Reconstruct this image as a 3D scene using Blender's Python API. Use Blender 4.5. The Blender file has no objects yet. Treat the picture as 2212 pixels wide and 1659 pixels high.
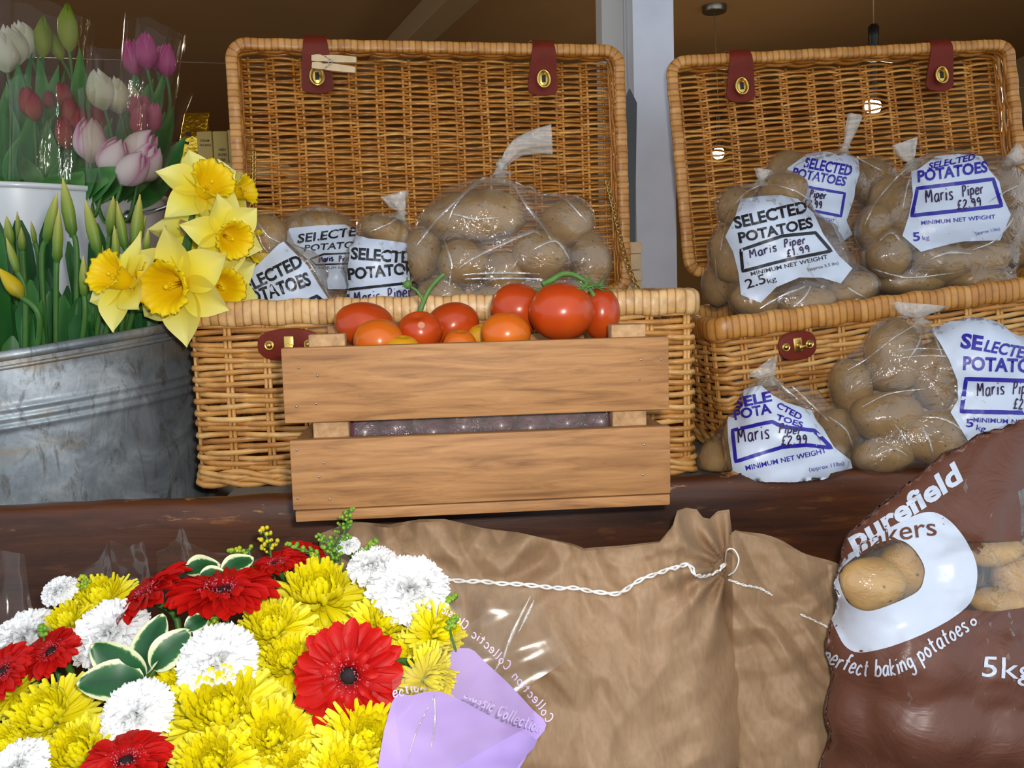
import bpy, bmesh, math, random
from mathutils import Vector, Matrix, Quaternion, noise
from mathutils.bvhtree import BVHTree
from mathutils.geometry import delaunay_2d_cdt

R = math.radians
PI = math.pi
V = Vector
rnd = random.Random(7)
C = bpy.context.scene.collection
SC = bpy.context.scene

# ---------------------------------------------------------------- camera
W, H, F = 2212.0, 1659.0, 1915.0
EYE = V((0, 0, 1.2))
PITCH, ROLL = R(6.2), R(1.5)
c_f = V((0, math.cos(PITCH), -math.sin(PITCH)))
r0, u0 = V((1, 0, 0)), V((0, math.sin(PITCH), math.cos(PITCH)))
c_r = r0 * math.cos(ROLL) - u0 * math.sin(ROLL)
c_u = r0 * math.sin(ROLL) + u0 * math.cos(ROLL)
cam = bpy.data.cameras.new('camera')
cam.sensor_fit = 'HORIZONTAL'
cam.sensor_width = 36.0
cam.lens = 36.0 * F / W
cam.clip_start = 0.02
cam_o = bpy.data.objects.new('camera', cam)
C.objects.link(cam_o)
m3 = Matrix((c_r, c_u, -c_f)).transposed()
cam_o.matrix_world = Matrix.Translation(EYE) @ m3.to_4x4()
SC.camera = cam_o


def ray(px, py):
    return (c_f * F + c_r * (px - W / 2) - c_u * (py - H / 2)).normalized()


def at(px, py, Y):
    d = ray(px, py)
    return EYE + d * (Y / d.y)


def proj(p):
    d = p - EYE
    k = F / d.dot(c_f)
    return W / 2 + d.dot(c_r) * k, H / 2 - d.dot(c_u) * k


# ---------------------------------------------------------------- light and exposure
vs = SC.view_settings
SC.display_settings.display_device = 'sRGB'
vs.view_transform = 'Standard'
vs.look = 'None'
vs.exposure = 0.0
vs.gamma = 1.0
vs.use_curve_mapping = False
SC.cycles.transparent_max_bounces = 24
SC.cycles.max_bounces = 8
SC.cycles.sample_clamp_indirect = 4.0
SC.cycles.caustics_reflective = False
SC.cycles.caustics_refractive = False

world = bpy.data.worlds.new('overcast_sky')
SC.world = world
world.use_nodes = True
bg = world.node_tree.nodes['Background']
bg.inputs['Color'].default_value = (0.80, 0.90, 1.0, 1)
bg.inputs['Strength'].default_value = 1.15


def lamp(name, kind, loc, energy, color, **kw):
    l = bpy.data.lights.new(name, kind)
    l.energy = energy
    l.color = color
    for k, v in kw.items():
        setattr(l, k, v)
    o = bpy.data.objects.new(name, l)
    C.objects.link(o)
    o.location = loc
    return o


# the flash on the camera that took the photograph: a small head right above the lens
fl = lamp('camera_flash', 'AREA', EYE + c_r * 0.035 + c_u * 0.045, 7.0, (1.0, 0.96, 0.90), shape='RECTANGLE', size=0.035, size_y=0.02)
fl.rotation_euler = cam_o.matrix_world.to_euler()

# ---------------------------------------------------------------- helpers
LOC = {}


class MB:
    def __init__(s):
        s.v, s.f, s.t, s.m = [], [], [], []

    def add(s, vs, fs, t=0.5, mi=0):
        o = len(s.v)
        s.v.extend(vs)
        if isinstance(t, (int, float)):
            s.t.extend([t] * len(vs))
        else:
            s.t.extend(t)
        for f in fs:
            s.f.append([i + o for i in f])
            s.m.append(mi)

    def xf(s, M):
        s.v = [M @ V(p) for p in s.v]
        return s

    def bvh(s):
        return BVHTree.FromPolygons([V(p) for p in s.v], s.f)


def to_mesh(name, mb, mats, smooth=True, sub=(0, 0, 0)):
    me = bpy.data.meshes.new(name)
    s = V(sub)
    me.from_pydata([tuple(V(p) - s) for p in mb.v], [], mb.f)
    a = me.attributes.new('tint', 'FLOAT', 'POINT')
    a.data.foreach_set('value', [float(x) for x in mb.t])
    for m in (mats if isinstance(mats, (list, tuple)) else [mats]):
        me.materials.append(m)
    me.polygons.foreach_set('material_index', mb.m)
    me.polygons.foreach_set('use_smooth', [smooth] * len(mb.f))
    me.update()
    return me


def build(name, mb, mats, parent=None, smooth=True, ang=None):
    """link a builder (vertices in world space) as ONE mesh object"""
    if parent is not None:
        org = LOC[parent.name]
    else:
        xs = [p[0] for p in mb.v]; ys = [p[1] for p in mb.v]; zs = [p[2] for p in mb.v]
        org = V(((min(xs) + max(xs)) / 2, (min(ys) + max(ys)) / 2, min(zs)))
    me = to_mesh(name, mb, mats, smooth, org)
    o = bpy.data.objects.new(name, me)
    C.objects.link(o)
    if parent is not None:
        o.parent = parent
    else:
        o.location = org
    LOC[o.name] = org
    if ang is not None and smooth:
        me.set_sharp_from_angle(angle=R(ang))
    return o


def inst(name, me, parent, M):
    """a mesh placed by a world matrix under a thing that is only moved, never turned"""
    o = bpy.data.objects.new(name, me)
    C.objects.link(o)
    if parent is not None:
        o.parent = parent
        o.matrix_local = Matrix.Translation(-LOC[parent.name]) @ M
    else:
        o.matrix_world = M
    LOC[o.name] = M.to_translation()
    return o


def tag(o, label, cat, group=None):
    o['label'] = label
    o['category'] = cat
    if group:
        o['group'] = group
    return o


def thing(name, label, cat, loc, group=None):
    o = bpy.data.objects.new(name, None)
    o.empty_display_size = 0.02
    C.objects.link(o)
    o.location = loc
    LOC[o.name] = V(loc)
    return tag(o, label, cat, group)


def struct(name, mb, mats, parent=None, smooth=False):
    o = build(name, mb, mats, parent, smooth)
    o['kind'] = 'structure'
    return o


def box(mb, lo, hi, t=0.5, bev=0.0, mi=0, M=None):
    x0, y0, z0 = lo
    x1, y1, z1 = hi
    bm = bmesh.new()
    bmesh.ops.create_cube(bm, size=1.0)
    for v in bm.verts:
        v.co = V((x0 + (v.co.x + .5) * (x1 - x0), y0 + (v.co.y + .5) * (y1 - y0), z0 + (v.co.z + .5) * (z1 - z0)))
    if bev > 0:
        bmesh.ops.bevel(bm, geom=bm.edges[:], offset=bev, segments=2, profile=0.5, affect='EDGES')
    bm.verts.index_update()
    vs_ = [v.co.copy() for v in bm.verts]
    if M is not None:
        vs_ = [M @ p for p in vs_]
    mb.add(vs_, [[v.index for v in f.verts] for f in bm.faces], t, mi)
    bm.free()


def frames_of(pts, closed=False, up=None):
    n = len(pts)
    out = []
    prev = None
    for i in range(n):
        a = pts[(i - 1) % n] if (closed or i > 0) else pts[i]
        b = pts[(i + 1) % n] if (closed or i < n - 1) else pts[i]
        t = (V(b) - V(a))
        if t.length < 1e-9:
            t = V((0, 0, 1))
        t.normalize()
        if prev is None:
            ref = up or (V((0, 0, 1)) if abs(t.z) < 0.9 else V((1, 0, 0)))
            nn = (ref - t * ref.dot(t)).normalized()
        else:
            nn = (prev - t * prev.dot(t))
            nn = nn.normalized() if nn.length > 1e-6 else t.orthogonal().normalized()
        prev = nn
        out.append((V(pts[i]), nn, t.cross(nn)))
    return out


def sweep(mb, frames, ra, rb=None, seg=6, t=0.5, closed=False, cap=True, mi=0, pw=1.0):
    """frames: (point, axis_a, axis_b); ra, rb: radii (number or list)"""
    n = len(frames)
    rb = ra if rb is None else rb
    cs = [(math.cos(2 * PI * k / seg), math.sin(2 * PI * k / seg)) for k in range(seg)]
    if pw != 1.0:
        cs = [(math.copysign(abs(c) ** pw, c), math.copysign(abs(s) ** pw, s)) for c, s in cs]
    vs_, ts = [], []
    for i, (p, a, b) in enumerate(frames):
        qa = ra[i] if isinstance(ra, (list, tuple)) else ra
        qb = rb[i] if isinstance(rb, (list, tuple)) else rb
        tt = t[i] if isinstance(t, (list, tuple)) else t
        for c, s in cs:
            vs_.append(p + a * (qa * c) + b * (qb * s))
            ts.append(tt)
    fs = []
    for i in range(n if closed else n - 1):
        j = (i + 1) % n
        for k in range(seg):
            l = (k + 1) % seg
            fs.append([i * seg + k, i * seg + l, j * seg + l, j * seg + k])
    if cap and not closed:
        fs.append(list(range(seg))[::-1])
        fs.append([(n - 1) * seg + k for k in range(seg)])
    mb.add(vs_, fs, ts, mi)


def tube(mb, pts, r, seg=6, t=0.5, closed=False, rb=None, up=None, mi=0):
    sweep(mb, frames_of(pts, closed, up), r, rb, seg, t, closed, mi=mi)


def lathe(mb, prof, seg=32, t=0.5, M=None, ripple=None, mi=0):
    vs_, fs = [], []
    for i, (r, z) in enumerate(prof):
        for k in range(seg):
            a = 2 * PI * k / seg
            rr, zz = (r, z) if ripple is None else ripple(r, z, a, i)
            p = V((rr * math.cos(a), rr * math.sin(a), zz))
            vs_.append(M @ p if M is not None else p)
    for i in range(len(prof) - 1):
        for k in range(seg):
            l = (k + 1) % seg
            fs.append([i * seg + k, i * seg + l, (i + 1) * seg + l, (i + 1) * seg + k])
    tt = t
    if isinstance(t, (list, tuple)):
        tt = [x for x in t for _ in range(seg)]
    mb.add(vs_, fs, tt, mi)


def grid(mb, fn, nu, nv, t=None, mi=0, flip=False):
    vs_, ts, fs = [], [], []
    for j in range(nv + 1):
        for i in range(nu + 1):
            vs_.append(fn(i / nu, j / nv))
            ts.append(t(i / nu, j / nv) if t else 0.5)
    for j in range(nv):
        for i in range(nu):
            a = j * (nu + 1) + i
            q = [a, a + 1, a + nu + 2, a + nu + 1]
            fs.append(q[::-1] if flip else q)
    mb.add(vs_, fs, ts, mi)


def ball(mb, M, nu=12, nv=8, t=0.5, fn=None, mi=0):
    vs_, fs, ts = [], [], []
    for j in range(nv + 1):
        th = PI * j / nv
        for i in range(nu):
            ph = 2 * PI * i / nu
            d = V((math.sin(th) * math.cos(ph), math.sin(th) * math.sin(ph), math.cos(th)))
            if fn:
                d = fn(d)
            vs_.append(M @ d)
            ts.append(t)
    for j in range(nv):
        for i in range(nu):
            k = (i + 1) % nu
            fs.append([j * nu + i, (j + 1) * nu + i, (j + 1) * nu + k, j * nu + k])
    mb.add(vs_, fs, ts, mi)


def catmull(pts, n=6, closed=False):
    pts = [V(p) for p in pts]
    out = []
    m = len(pts)
    for i in range(m if closed else m - 1):
        if closed:
            p0, p1, p2, p3 = pts[(i - 1) % m], pts[i], pts[(i + 1) % m], pts[(i + 2) % m]
        else:
            p0, p1, p2, p3 = pts[max(i - 1, 0)], pts[i], pts[i + 1], pts[min(i + 2, m - 1)]
        for k in range(n):
            u = k / n
            out.append(0.5 * ((2 * p1) + (p2 - p0) * u + (2 * p0 - 5 * p1 + 4 * p2 - p3) * u * u + (3 * p1 - p0 - 3 * p2 + p3) * u ** 3))
    if not closed:
        out.append(pts[-1])
    return out


def ribbon(mb, path, side, width, thick, t=0.5, mi=0):
    """a strap of real thickness along path; side = unit vector across; width(s) half width"""
    n = len(path)
    vs_, fs = [], []
    for i, p in enumerate(path):
        a = path[max(i - 1, 0)]; b = path[min(i + 1, n - 1)]
        nn = (V(b) - V(a)).cross(side).normalized()
        w = width(i / (n - 1))
        for sx, sn in ((-1, 1), (1, 1), (1, -1), (-1, -1)):
            vs_.append(V(p) + side * (w * sx) + nn * (thick * .5 * sn))
    for i in range(n - 1):
        for k in range(4):
            l = (k + 1) % 4
            fs.append([i * 4 + k, i * 4 + l, i * 4 + 4 + l, i * 4 + 4 + k])
    fs.append([0, 1, 2, 3][::-1]); fs.append([n * 4 - 4 + k for k in range(4)])
    mb.add(vs_, fs, t, mi)


def torus(mb, M, R_, r_, nu=20, nv=8, sx=1.0, sy=1.0, t=0.5):
    pts = [M @ V((R_ * sx * math.cos(2 * PI * i / nu), R_ * sy * math.sin(2 * PI * i / nu), 0)) for i in range(nu)]
    tube(mb, pts, r_, nv, t, closed=True)


def basis(o, ex, ez):
    """matrix with x along ex, z near ez, y = z x x"""
    ex = ex.normalized()
    ez = (ez - ex * ez.dot(ex)).normalized()
    ey = ez.cross(ex)
    m = Matrix((ex, ey, ez)).transposed().to_4x4()
    return Matrix.Translation(o) @ m


def face_to(p, n, twist=0.0, s=1.0):
    q = V((0, 0, 1)).rotation_difference(V(n).normalized())
    return Matrix.Translation(p) @ q.to_matrix().to_4x4() @ Matrix.Rotation(twist, 4, 'Z') @ Matrix.Scale(s, 4)


# ---------------------------------------------------------------- materials
def lin(c):
    out = []
    for x in c[:3]:
        x /= 255.0
        out.append(x / 12.92 if x <= 0.04045 else ((x + 0.055) / 1.055) ** 2.4)
    return (out[0], out[1], out[2], 1.0)


class NT:
    def __init__(s, name):
        s.m = bpy.data.materials.new(name)
        s.m.use_nodes = True
        s.t = s.m.node_tree
        s.t.nodes.clear()
        s.out = s.n('ShaderNodeOutputMaterial')

    def n(s, kind, **kw):
        x = s.t.nodes.new(kind)
        for k, v in kw.items():
            setattr(x, k, v)
        return x

    def l(s, a, b):
        s.t.links.new(a, b)

    def coords(s, scale=(1, 1, 1), rot=(0, 0, 0)):
        tc = s.n('ShaderNodeTexCoord')
        mp = s.n('ShaderNodeMapping')
        mp.inputs['Scale'].default_value = scale
        mp.inputs['Rotation'].default_value = rot
        s.l(tc.outputs['Object'], mp.inputs['Vector'])
        return mp.outputs['Vector']

    def noise(s, vec, scale, detail=3, rough=0.55, dist=0.0):
        x = s.n('ShaderNodeTexNoise')
        x.inputs['Scale'].default_value = scale
        x.inputs['Detail'].default_value = detail
        x.inputs['Roughness'].default_value = rough
        x.inputs['Distortion'].default_value = dist
        s.l(vec, x.inputs['Vector'])
        return x.outputs['Fac']

    def ramp(s, fac, stops):
        x = s.n('ShaderNodeValToRGB')
        e = x.color_ramp.elements
        while len(e) < len(stops):
            e.new(0.5)
        for k, (p, c) in enumerate(stops):
            e[k].position = p
            e[k].color = lin(c)
        s.l(fac, x.inputs['Fac'])
        return x.outputs['Color']

    def map(s, fac, a, b, c=0.0, d=1.0):
        x = s.n('ShaderNodeMapRange')
        x.clamp = True
        for k, v in zip((1, 2, 3, 4), (a, b, c, d)):
            x.inputs[k].default_value = v
        s.l(fac, x.inputs[0])
        return x.outputs[0]

    def mix(s, fac, a, b, mode='MIX'):
        x = s.n('ShaderNodeMix', data_type='RGBA', blend_type=mode)
        for sock, v in ((0, fac), (6, a), (7, b)):
            if hasattr(v, 'links'):
                s.l(v, x.inputs[sock])
            elif sock == 0:
                x.inputs[0].default_value = v
            else:
                x.inputs[sock].default_value = lin(v)
        return x.outputs[2]

    def tint(s):
        x = s.n('ShaderNodeAttribute')
        x.attribute_name = 'tint'
        return x.outputs['Fac']

    def bump(s, h, strength, dist):
        x = s.n('ShaderNodeBump')
        x.inputs['Strength'].default_value = strength
        x.inputs['Distance'].default_value = dist
        s.l(h, x.inputs['Height'])
        return x.outputs['Normal']

    def pbr(s, color, rough=0.6, metal=0.0, normal=None, spec=0.5, sss=0.0, coat=0.0, **kw):
        p = s.n('ShaderNodeBsdfPrincipled')
        for key, v in (('Base Color', color), ('Roughness', rough), ('Metallic', metal)):
            if hasattr(v, 'links'):
                s.l(v, p.inputs[key])
            elif key == 'Base Color':
                p.inputs[key].default_value = lin(v)
            else:
                p.inputs[key].default_value = v
        p.inputs['Specular IOR Level'].default_value = spec
        p.inputs['Coat Weight'].default_value = coat
        p.inputs['Coat Roughness'].default_value = 0.08
        if normal is not None:
            s.l(normal, p.inputs['Normal'])
        s.l(p.outputs[0], s.out.inputs['Surface'])
        s.p = p
        return s.m


def mat(name, color, rough=0.6, metal=0.0, spec=0.5, tint=None, vary=None, bump=None, coat=0.0, scale=(1, 1, 1)):
    """tint: ramp stops on the mesh's own tint attribute; vary: (noise scale, other colour, amount); bump: (scale, strength, distance)"""
    t = NT(name)
    col = t.ramp(t.tint(), tint) if tint else color
    vec = t.coords(scale) if (vary or bump) else None
    if vary:
        f = t.map(t.noise(vec, vary[0], 4), 0.35, 0.7, 0, vary[2])
        col = t.mix(f, col, vary[1])
    nm = t.bump(t.noise(vec, bump[0], 4), bump[1], bump[2]) if bump else None
    return t.pbr(col, rough, metal, nm, spec, coat=coat)


def leafmat(name, stops, rough=0.5, trans=0.25, vary=None, spec=0.35):
    """thin petals and leaves: part of the light passes through"""
    t = NT(name)
    col = t.ramp(t.tint(), stops)
    vec = t.coords()
    if vary:
        f = t.map(t.noise(vec, vary[0], 3), 0.35, 0.7, 0, vary[2])
        col = t.mix(f, col, vary[1])
    t.pbr(col, rough, spec=spec)
    tr = t.n('ShaderNodeBsdfTranslucent')
    t.l(col, tr.inputs['Color'])
    mx = t.n('ShaderNodeMixShader')
    mx.inputs[0].default_value = trans
    t.l(t.p.outputs[0], mx.inputs[1])
    t.l(tr.outputs[0], mx.inputs[2])
    t.l(mx.outputs[0], t.out.inputs['Surface'])
    return t.m


def film(name, haze=0.07, edge=0.5, rough=0.1, color=(250, 248, 243), bscale=(30, 30, 30), bstr=0.5, hazecol=(235, 232, 225), base=0.045, bdist=0.004):
    t = NT(name)
    vec = t.coords(bscale)
    nm = t.bump(t.noise(vec, 1.0, 4, 0.6, 1.5), bstr, bdist)
    tr = t.n('ShaderNodeBsdfTransparent')
    tr.inputs['Color'].default_value = lin(color)
    df = t.n('ShaderNodeBsdfDiffuse')
    df.inputs['Color'].default_value = lin(hazecol)
    m1 = t.n('ShaderNodeMixShader')
    m1.inputs[0].default_value = haze
    t.l(tr.outputs[0], m1.inputs[1])
    t.l(df.outputs[0], m1.inputs[2])
    gl = t.n('ShaderNodeBsdfGlossy')
    gl.inputs['Roughness'].default_value = rough
    gl.inputs['Color'].default_value = (1, 1, 1, 1)
    t.l(nm, gl.inputs['Normal'])
    lw = t.n('ShaderNodeLayerWeight')
    lw.inputs['Blend'].default_value = 0.5
    t.l(nm, lw.inputs['Normal'])
    pw = t.n('ShaderNodeMath', operation='POWER')
    t.l(lw.outputs['Facing'], pw.inputs[0])
    pw.inputs[1].default_value = 3.0
    fac = t.map(pw.outputs[0], 0, 1, base, base + edge)
    m2 = t.n('ShaderNodeMixShader')
    t.l(fac, m2.inputs[0])
    t.l(m1.outputs[0], m2.inputs[1])
    t.l(gl.outputs[0], m2.inputs[2])
    t.l(m2.outputs[0], t.out.inputs['Surface'])
    return t.m


def emit(name, color, strength):
    t = NT(name)
    e = t.n('ShaderNodeEmission')
    e.inputs['Color'].default_value = lin(color)
    e.inputs['Strength'].default_value = strength
    t.l(e.outputs[0], t.out.inputs['Surface'])
    return t.m


def wicker_mat(name, stops, rough=0.38):
    t = NT(name)
    col = t.ramp(t.tint(), stops)
    vec = t.coords((60, 60, 60))
    col = t.mix(t.map(t.noise(vec, 1.0, 4), 0.45, 0.75, 0, 0.4), col, (110, 62, 22))
    vec2 = t.coords((240, 240, 240))
    return t.pbr(col, rough, 0, t.bump(t.noise(vec2, 1.0, 2), 0.25, 0.001), 0.5)


M_WICKER = wicker_mat('pale_willow', [(0.0, (150, 92, 38)), (0.5, (200, 140, 70)), (1.0, (232, 186, 116))])
M_WICKER_LID = wicker_mat('amber_willow', [(0.0, (112, 62, 16)), (0.5, (188, 120, 40)), (1.0, (236, 180, 96))], .26)
M_RIM = wicker_mat('wrapped_cane', [(0.0, (120, 76, 34)), (.16, (206, 156, 96)), (0.5, (220, 174, 114)), (1.0, (232, 192, 136))], 0.36)
M_RIM_AMBER = wicker_mat('wrapped_amber_cane', [(0.0, (104, 60, 20)), (.16, (184, 122, 54)), (0.5, (198, 138, 66)), (1.0, (214, 158, 88))], 0.38)
M_LEATHER = mat('brown_leather', (116, 38, 22), 0.55, spec=.22, vary=(30, (94, 28, 16), 0.7), bump=(300, 0.2, 0.001))
M_BRASS = mat('brass', (212, 176, 96), 0.28, 1.0)
M_STEEL = mat('steel', (190, 190, 188), 0.3, 1.0)
M_DARK = mat('dark_slot', (20, 18, 16), 0.6)


def wood(name, a, b, c, axis='x', gscale=90, rough=0.6, coat=0.0, wear=None):
    """long grain along one axis"""
    t = NT(name)
    s = {'x': (2.2, gscale, gscale), 'y': (gscale, 2.2, gscale), 'z': (gscale, gscale, 2.2)}[axis]
    v = t.coords(s)
    g = t.noise(v, 1.0, 5, 0.65, 0.6)
    col = t.ramp(g, [(0.25, a), (0.5, b), (0.78, c)])
    s2 = {'x': (3, 9, 9), 'y': (9, 3, 9), 'z': (9, 9, 3)}[axis]
    g2 = t.noise(t.coords(s2), 1.0, 3)
    col = t.mix(t.map(g2, 0.5, 0.8, 0, 0.6), col, a)
    if wear:
        v3 = t.coords((14, 14, 60))
        w = t.map(t.noise(v3, 1.0, 5, 0.6), 0.60, 0.66, 0, 1)
        w2 = t.n('ShaderNodeMath', operation='MULTIPLY')
        t.l(w, w2.inputs[0]); t.l(t.tint(), w2.inputs[1])
        col = t.mix(w2.outputs[0], col, wear)
    return t.pbr(col, rough, 0, t.bump(g, 0.35, 0.0015), 0.4, coat=coat)


M_CRATE = wood('stained_pine', (116, 76, 42), (162, 114, 68), (188, 138, 88), 'x', 130, 0.62)
M_CRATE_SIDE = wood('stained_pine_end_grain', (96, 62, 36), (150, 104, 62), (186, 136, 90), 'y', 70, 0.65)
M_BLOCK = mat('rough_sawn_pine', (192, 152, 108), 0.8, vary=(90, (140, 104, 68), 0.8), bump=(220, 0.6, 0.002))
M_PALE = mat('pale_pine', (222, 194, 154), 0.75, vary=(60, (196, 166, 124), 0.6))
M_TROUGH = wood('old_oiled_timber', (34, 16, 8), (70, 36, 17), (104, 56, 26), 'x', 34, 0.38, wear=(186, 128, 66))

# ================================================================ the shop behind and the pavement
M_CEIL = mat('ceiling_paint', (164, 124, 76), 0.85, vary=(1.5, (150, 112, 66), 0.6))
M_WALLB = mat('brown_wall', (156, 112, 58), 0.9)
M_WALLR = mat('cream_wall', (176, 150, 110), 0.9)
M_PAVE = mat('grey_paving', (120, 116, 110), 0.9, vary=(20, (96, 92, 88), 0.8))
M_WHITEP = mat('white_gloss_paint', (206, 210, 222), 0.45, vary=(14, (190, 194, 208), 0.6), bump=(40, 0.1, 0.002))
M_GREYP = mat('grey_white_paint', (186, 184, 180), 0.55)
CEIL = 2.555
XL, XR, YB = -4.2, 3.25, 8.0
mb = MB(); box(mb, (XL - .6, -4, -.06), (XR + .6, YB + .1, 0)); struct('floor', mb, M_PAVE)
mb = MB(); box(mb, (XL - .1, 0.4, CEIL), (XR + .1, YB + .1, CEIL + .08)); struct('ceiling', mb, M_CEIL)  # shop ceiling; its front stretch is added over the display to block sky light
mb = MB(); box(mb, (XL - .1, YB, 0), (XR + .1, YB + .1, CEIL)); struct('wall_back', mb, M_WALLB)
mb = MB(); box(mb, (XL - .1, 2.9, 0), (XL, YB, CEIL)); struct('wall_left', mb, M_WALLB)
mb = MB(); box(mb, (XR, 2.9, 0), (XR + .1, YB, CEIL)); struct('wall_right', mb, M_WALLR)
mb = MB(); box(mb, (XR - .03, 3.0, 2.12), (XR, YB, 2.2), bev=.008); struct('trim_3', mb, M_WALLB)
# the stepped white post of the shop front
pl, pr = at(1371, 270, 1.82), at(1458, 270, 1.82)
bl_ = at(1378, 640, 1.82)
mb = MB()
lean = (bl_.x - pl.x) / (pl.z - bl_.z)
vs_ = []
for z in (0.0, CEIL):
    dx = (pl.z - z) * lean
    vs_ += [V((pl.x + dx, 1.82, z)), V((pr.x + dx, 1.82, z)), V((pr.x + dx, 1.94, z)), V((pl.x + dx, 1.94, z))]
mb.add(vs_, [[0, 1, 5, 4], [1, 2, 6, 5], [2, 3, 7, 6], [3, 0, 4, 7], [0, 3, 2, 1], [4, 5, 6, 7]])
struct('trim_1', mb, M_WHITEP)
q = at(1287, 20, 2.06)
mb = MB(); box(mb, (q.x, 1.94, 0), (pr.x - .02, 2.06, CEIL)); 
box(mb, (q.x + .045, 1.925, 0), (q.x + .052, 1.94, CEIL)); struct('trim_2', mb, M_GREYP)

# ceiling beam
p, q = at(838, 110, 1), at(944, 0, 1)
a = EYE + (p - EYE) * ((CEIL - 1.2) / (p.z - 1.2)); b = EYE + (q - EYE) * ((CEIL - 1.2) / (q.z - 1.2))
d = (b - a).normalized()
mb = MB(); box(mb, (-2.2, -.07, -.09), (4.0, .07, 0.02), bev=.006, M=basis(a - V((0, 0, .02)), d, V((0, 0, 1))))
o = struct('beam', mb, mat('beam_paint', (164, 134, 94), 0.7)); o.name = 'trim_4'

# shop lamps
M_GLOW = emit('lit_bulb', (255, 238, 205), 55)
M_TUBE = emit('lit_tube', (255, 250, 240), 14)
M_NICKEL = mat('brushed_nickel', (150, 146, 136), 0.35, 1.0)
M_BLACKP = mat('black_plastic', (22, 20, 22), 0.3)
M_CORD = mat('pale_cord', (150, 130, 100), 0.6)


def pendant(label, canopy, holder, bulb, Y):
    top = at(canopy[0], canopy[1], Y)
    bp = at(bulb[0], bulb[1], Y)
    t = thing('pendant_lamp', label, 'lamp', V((top.x, Y, CEIL)), 'pendant lamps in the shop')
    mb = MB(); lathe(mb, [(0.0, CEIL), (.06, CEIL), (.06, CEIL - .025), (.056, CEIL - .03), (0, CEIL - .03)], 32, M=Matrix.Translation((top.x, Y, 0)))
    build('canopy', mb, M_NICKEL, t, ang=40)
    hz = at(holder[0], holder[1], Y).z
    mb = MB(); tube(mb, [V((top.x, Y, CEIL - .03)), V((bp.x, Y, hz + .02))], .0022, 6); build('cord', mb, M_CORD, t)
    mb = MB(); L = hz - bp.z - .02
    lathe(mb, [(0, hz + .03), (.012, hz + .03), (.019, hz + .02), (.017, hz - .01), (.016, hz - .06), (.02, hz - L), (0, hz - L)], 20, M=Matrix.Translation((bp.x, Y, 0)))
    build('lamp_holder', mb, M_BLACKP, t, ang=50)
    mb = MB(); ball(mb, Matrix.Translation(bp) @ Matrix.Scale(.03, 4), 16, 10); build('bulb', mb, M_GLOW, t)
    lamp('pendant_light', 'POINT', bp - V((0, 0, .06)), 5, (1, .8, .55), shadow_soft_size=.05)


pendant('pendant lamp with a round nickel ceiling plate and thin cord, nearest the white post', (1543, 45), (1549, 250), (1552, 331), 4.55)
pendant('pendant lamp with black tapered holder hanging above the right hamper', (1880, 0), (1882, 72), (1884, 231), 3.2)
p = at(16, -2, 3.9)
t = thing('ceiling_light', 'lit fluorescent ceiling light above the tulips', 'ceiling light', V((p.x, 3.9, CEIL)))
mb = MB(); box(mb, (p.x - .55, 3.8, CEIL - .035), (p.x + .12, 4.02, CEIL), bev=.004); build('housing', mb, M_WHITEP, t)
mb = MB(); tube(mb, [V((p.x - .5, 3.86, CEIL - .05)), V((p.x + .1, 3.86, CEIL - .05))], .014, 10)
build('tube', mb, M_TUBE, t)
lamp('ceiling_tube_light', 'AREA', V((p.x - .2, 3.9, CEIL - .09)), 46, (1, .86, .62), shape='RECTANGLE', size=.6, size_y=.08)
mb = MB(); a = at(396, 134, 3.6); b = at(560, 139, 3.6)
tube(mb, [a + (a - b) * ((a.x - XL) / (b.x - a.x)), b + (b - a) * ((XR - b.x) / (b.x - a.x))], .0012, 5)
tag(build('hanging_wire', mb, M_CORD), 'thin wire stretched across the dark shop above the tea boxes', 'wire')

# shelf with tea
sy = 2.75
M_SHELF = mat('cream_shelf', (196, 170, 128), 0.6)
M_SHELFD = mat('brown_shelf_side', (120, 84, 46), 0.7)
a = at(332, 356, sy); b = at(610, 356, sy)
t = thing('shelf_unit', 'cream display shelf behind the left hamper carrying tea packets', 'shelf', V(((a.x + b.x) / 2, sy, 0)))
zt = a.z
mb = MB(); box(mb, (a.x, sy, zt - .042), (b.x, sy + .3, zt), bev=.003); build('top_board', mb, M_SHELF, t)
for x in (a.x, b.x - .025):
    mb = MB(); box(mb, (x, sy + .01, 0), (x + .025, sy + .3, zt - .042)); build('side_panel', mb, M_SHELFD, t)
mb = MB(); box(mb, (a.x + .025, sy + .28, 0), (b.x - .025, sy + .295, zt - .042)); build('back_panel', mb, M_SHELFD, t)
mb = MB(); box(mb, (a.x + .025, sy + .01, zt - .5), (b.x - .025, sy + .28, zt - .47)); build('shelf_board', mb, M_SHELF, t)

# ================================================================ lettering laid on real surfaces
_tc = {}


def text_shape(s, bold=0.0, shear=0.0):
    key = (s, bold, shear)
    if key in _tc:
        return _tc[key]
    cu = bpy.data.curves.new('lettering', 'FONT')
    cu.body = s
    cu.size = 1.0
    cu.offset = bold
    cu.shear = shear
    cu.resolution_u = 3
    cu.fill_mode = 'FRONT'
    o = bpy.data.objects.new('lettering', cu)
    C.objects.link(o)
    dg = bpy.context.evaluated_depsgraph_get()
    me = bpy.data.meshes.new_from_object(o.evaluated_get(dg))
    bpy.data.objects.remove(o)
    bpy.data.curves.remove(cu)
    vs_ = [(v.co.x, v.co.y) for v in me.vertices]
    fs = [list(p.vertices) for p in me.polygons]
    bpy.data.meshes.remove(me)
    x0 = min(v[0] for v in vs_); x1 = max(v[0] for v in vs_)
    vs_ = [((x - x0) / (x1 - x0), y / 0.727) for x, y in vs_]
    _tc[key] = (vs_, fs)
    return _tc[key]


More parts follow.
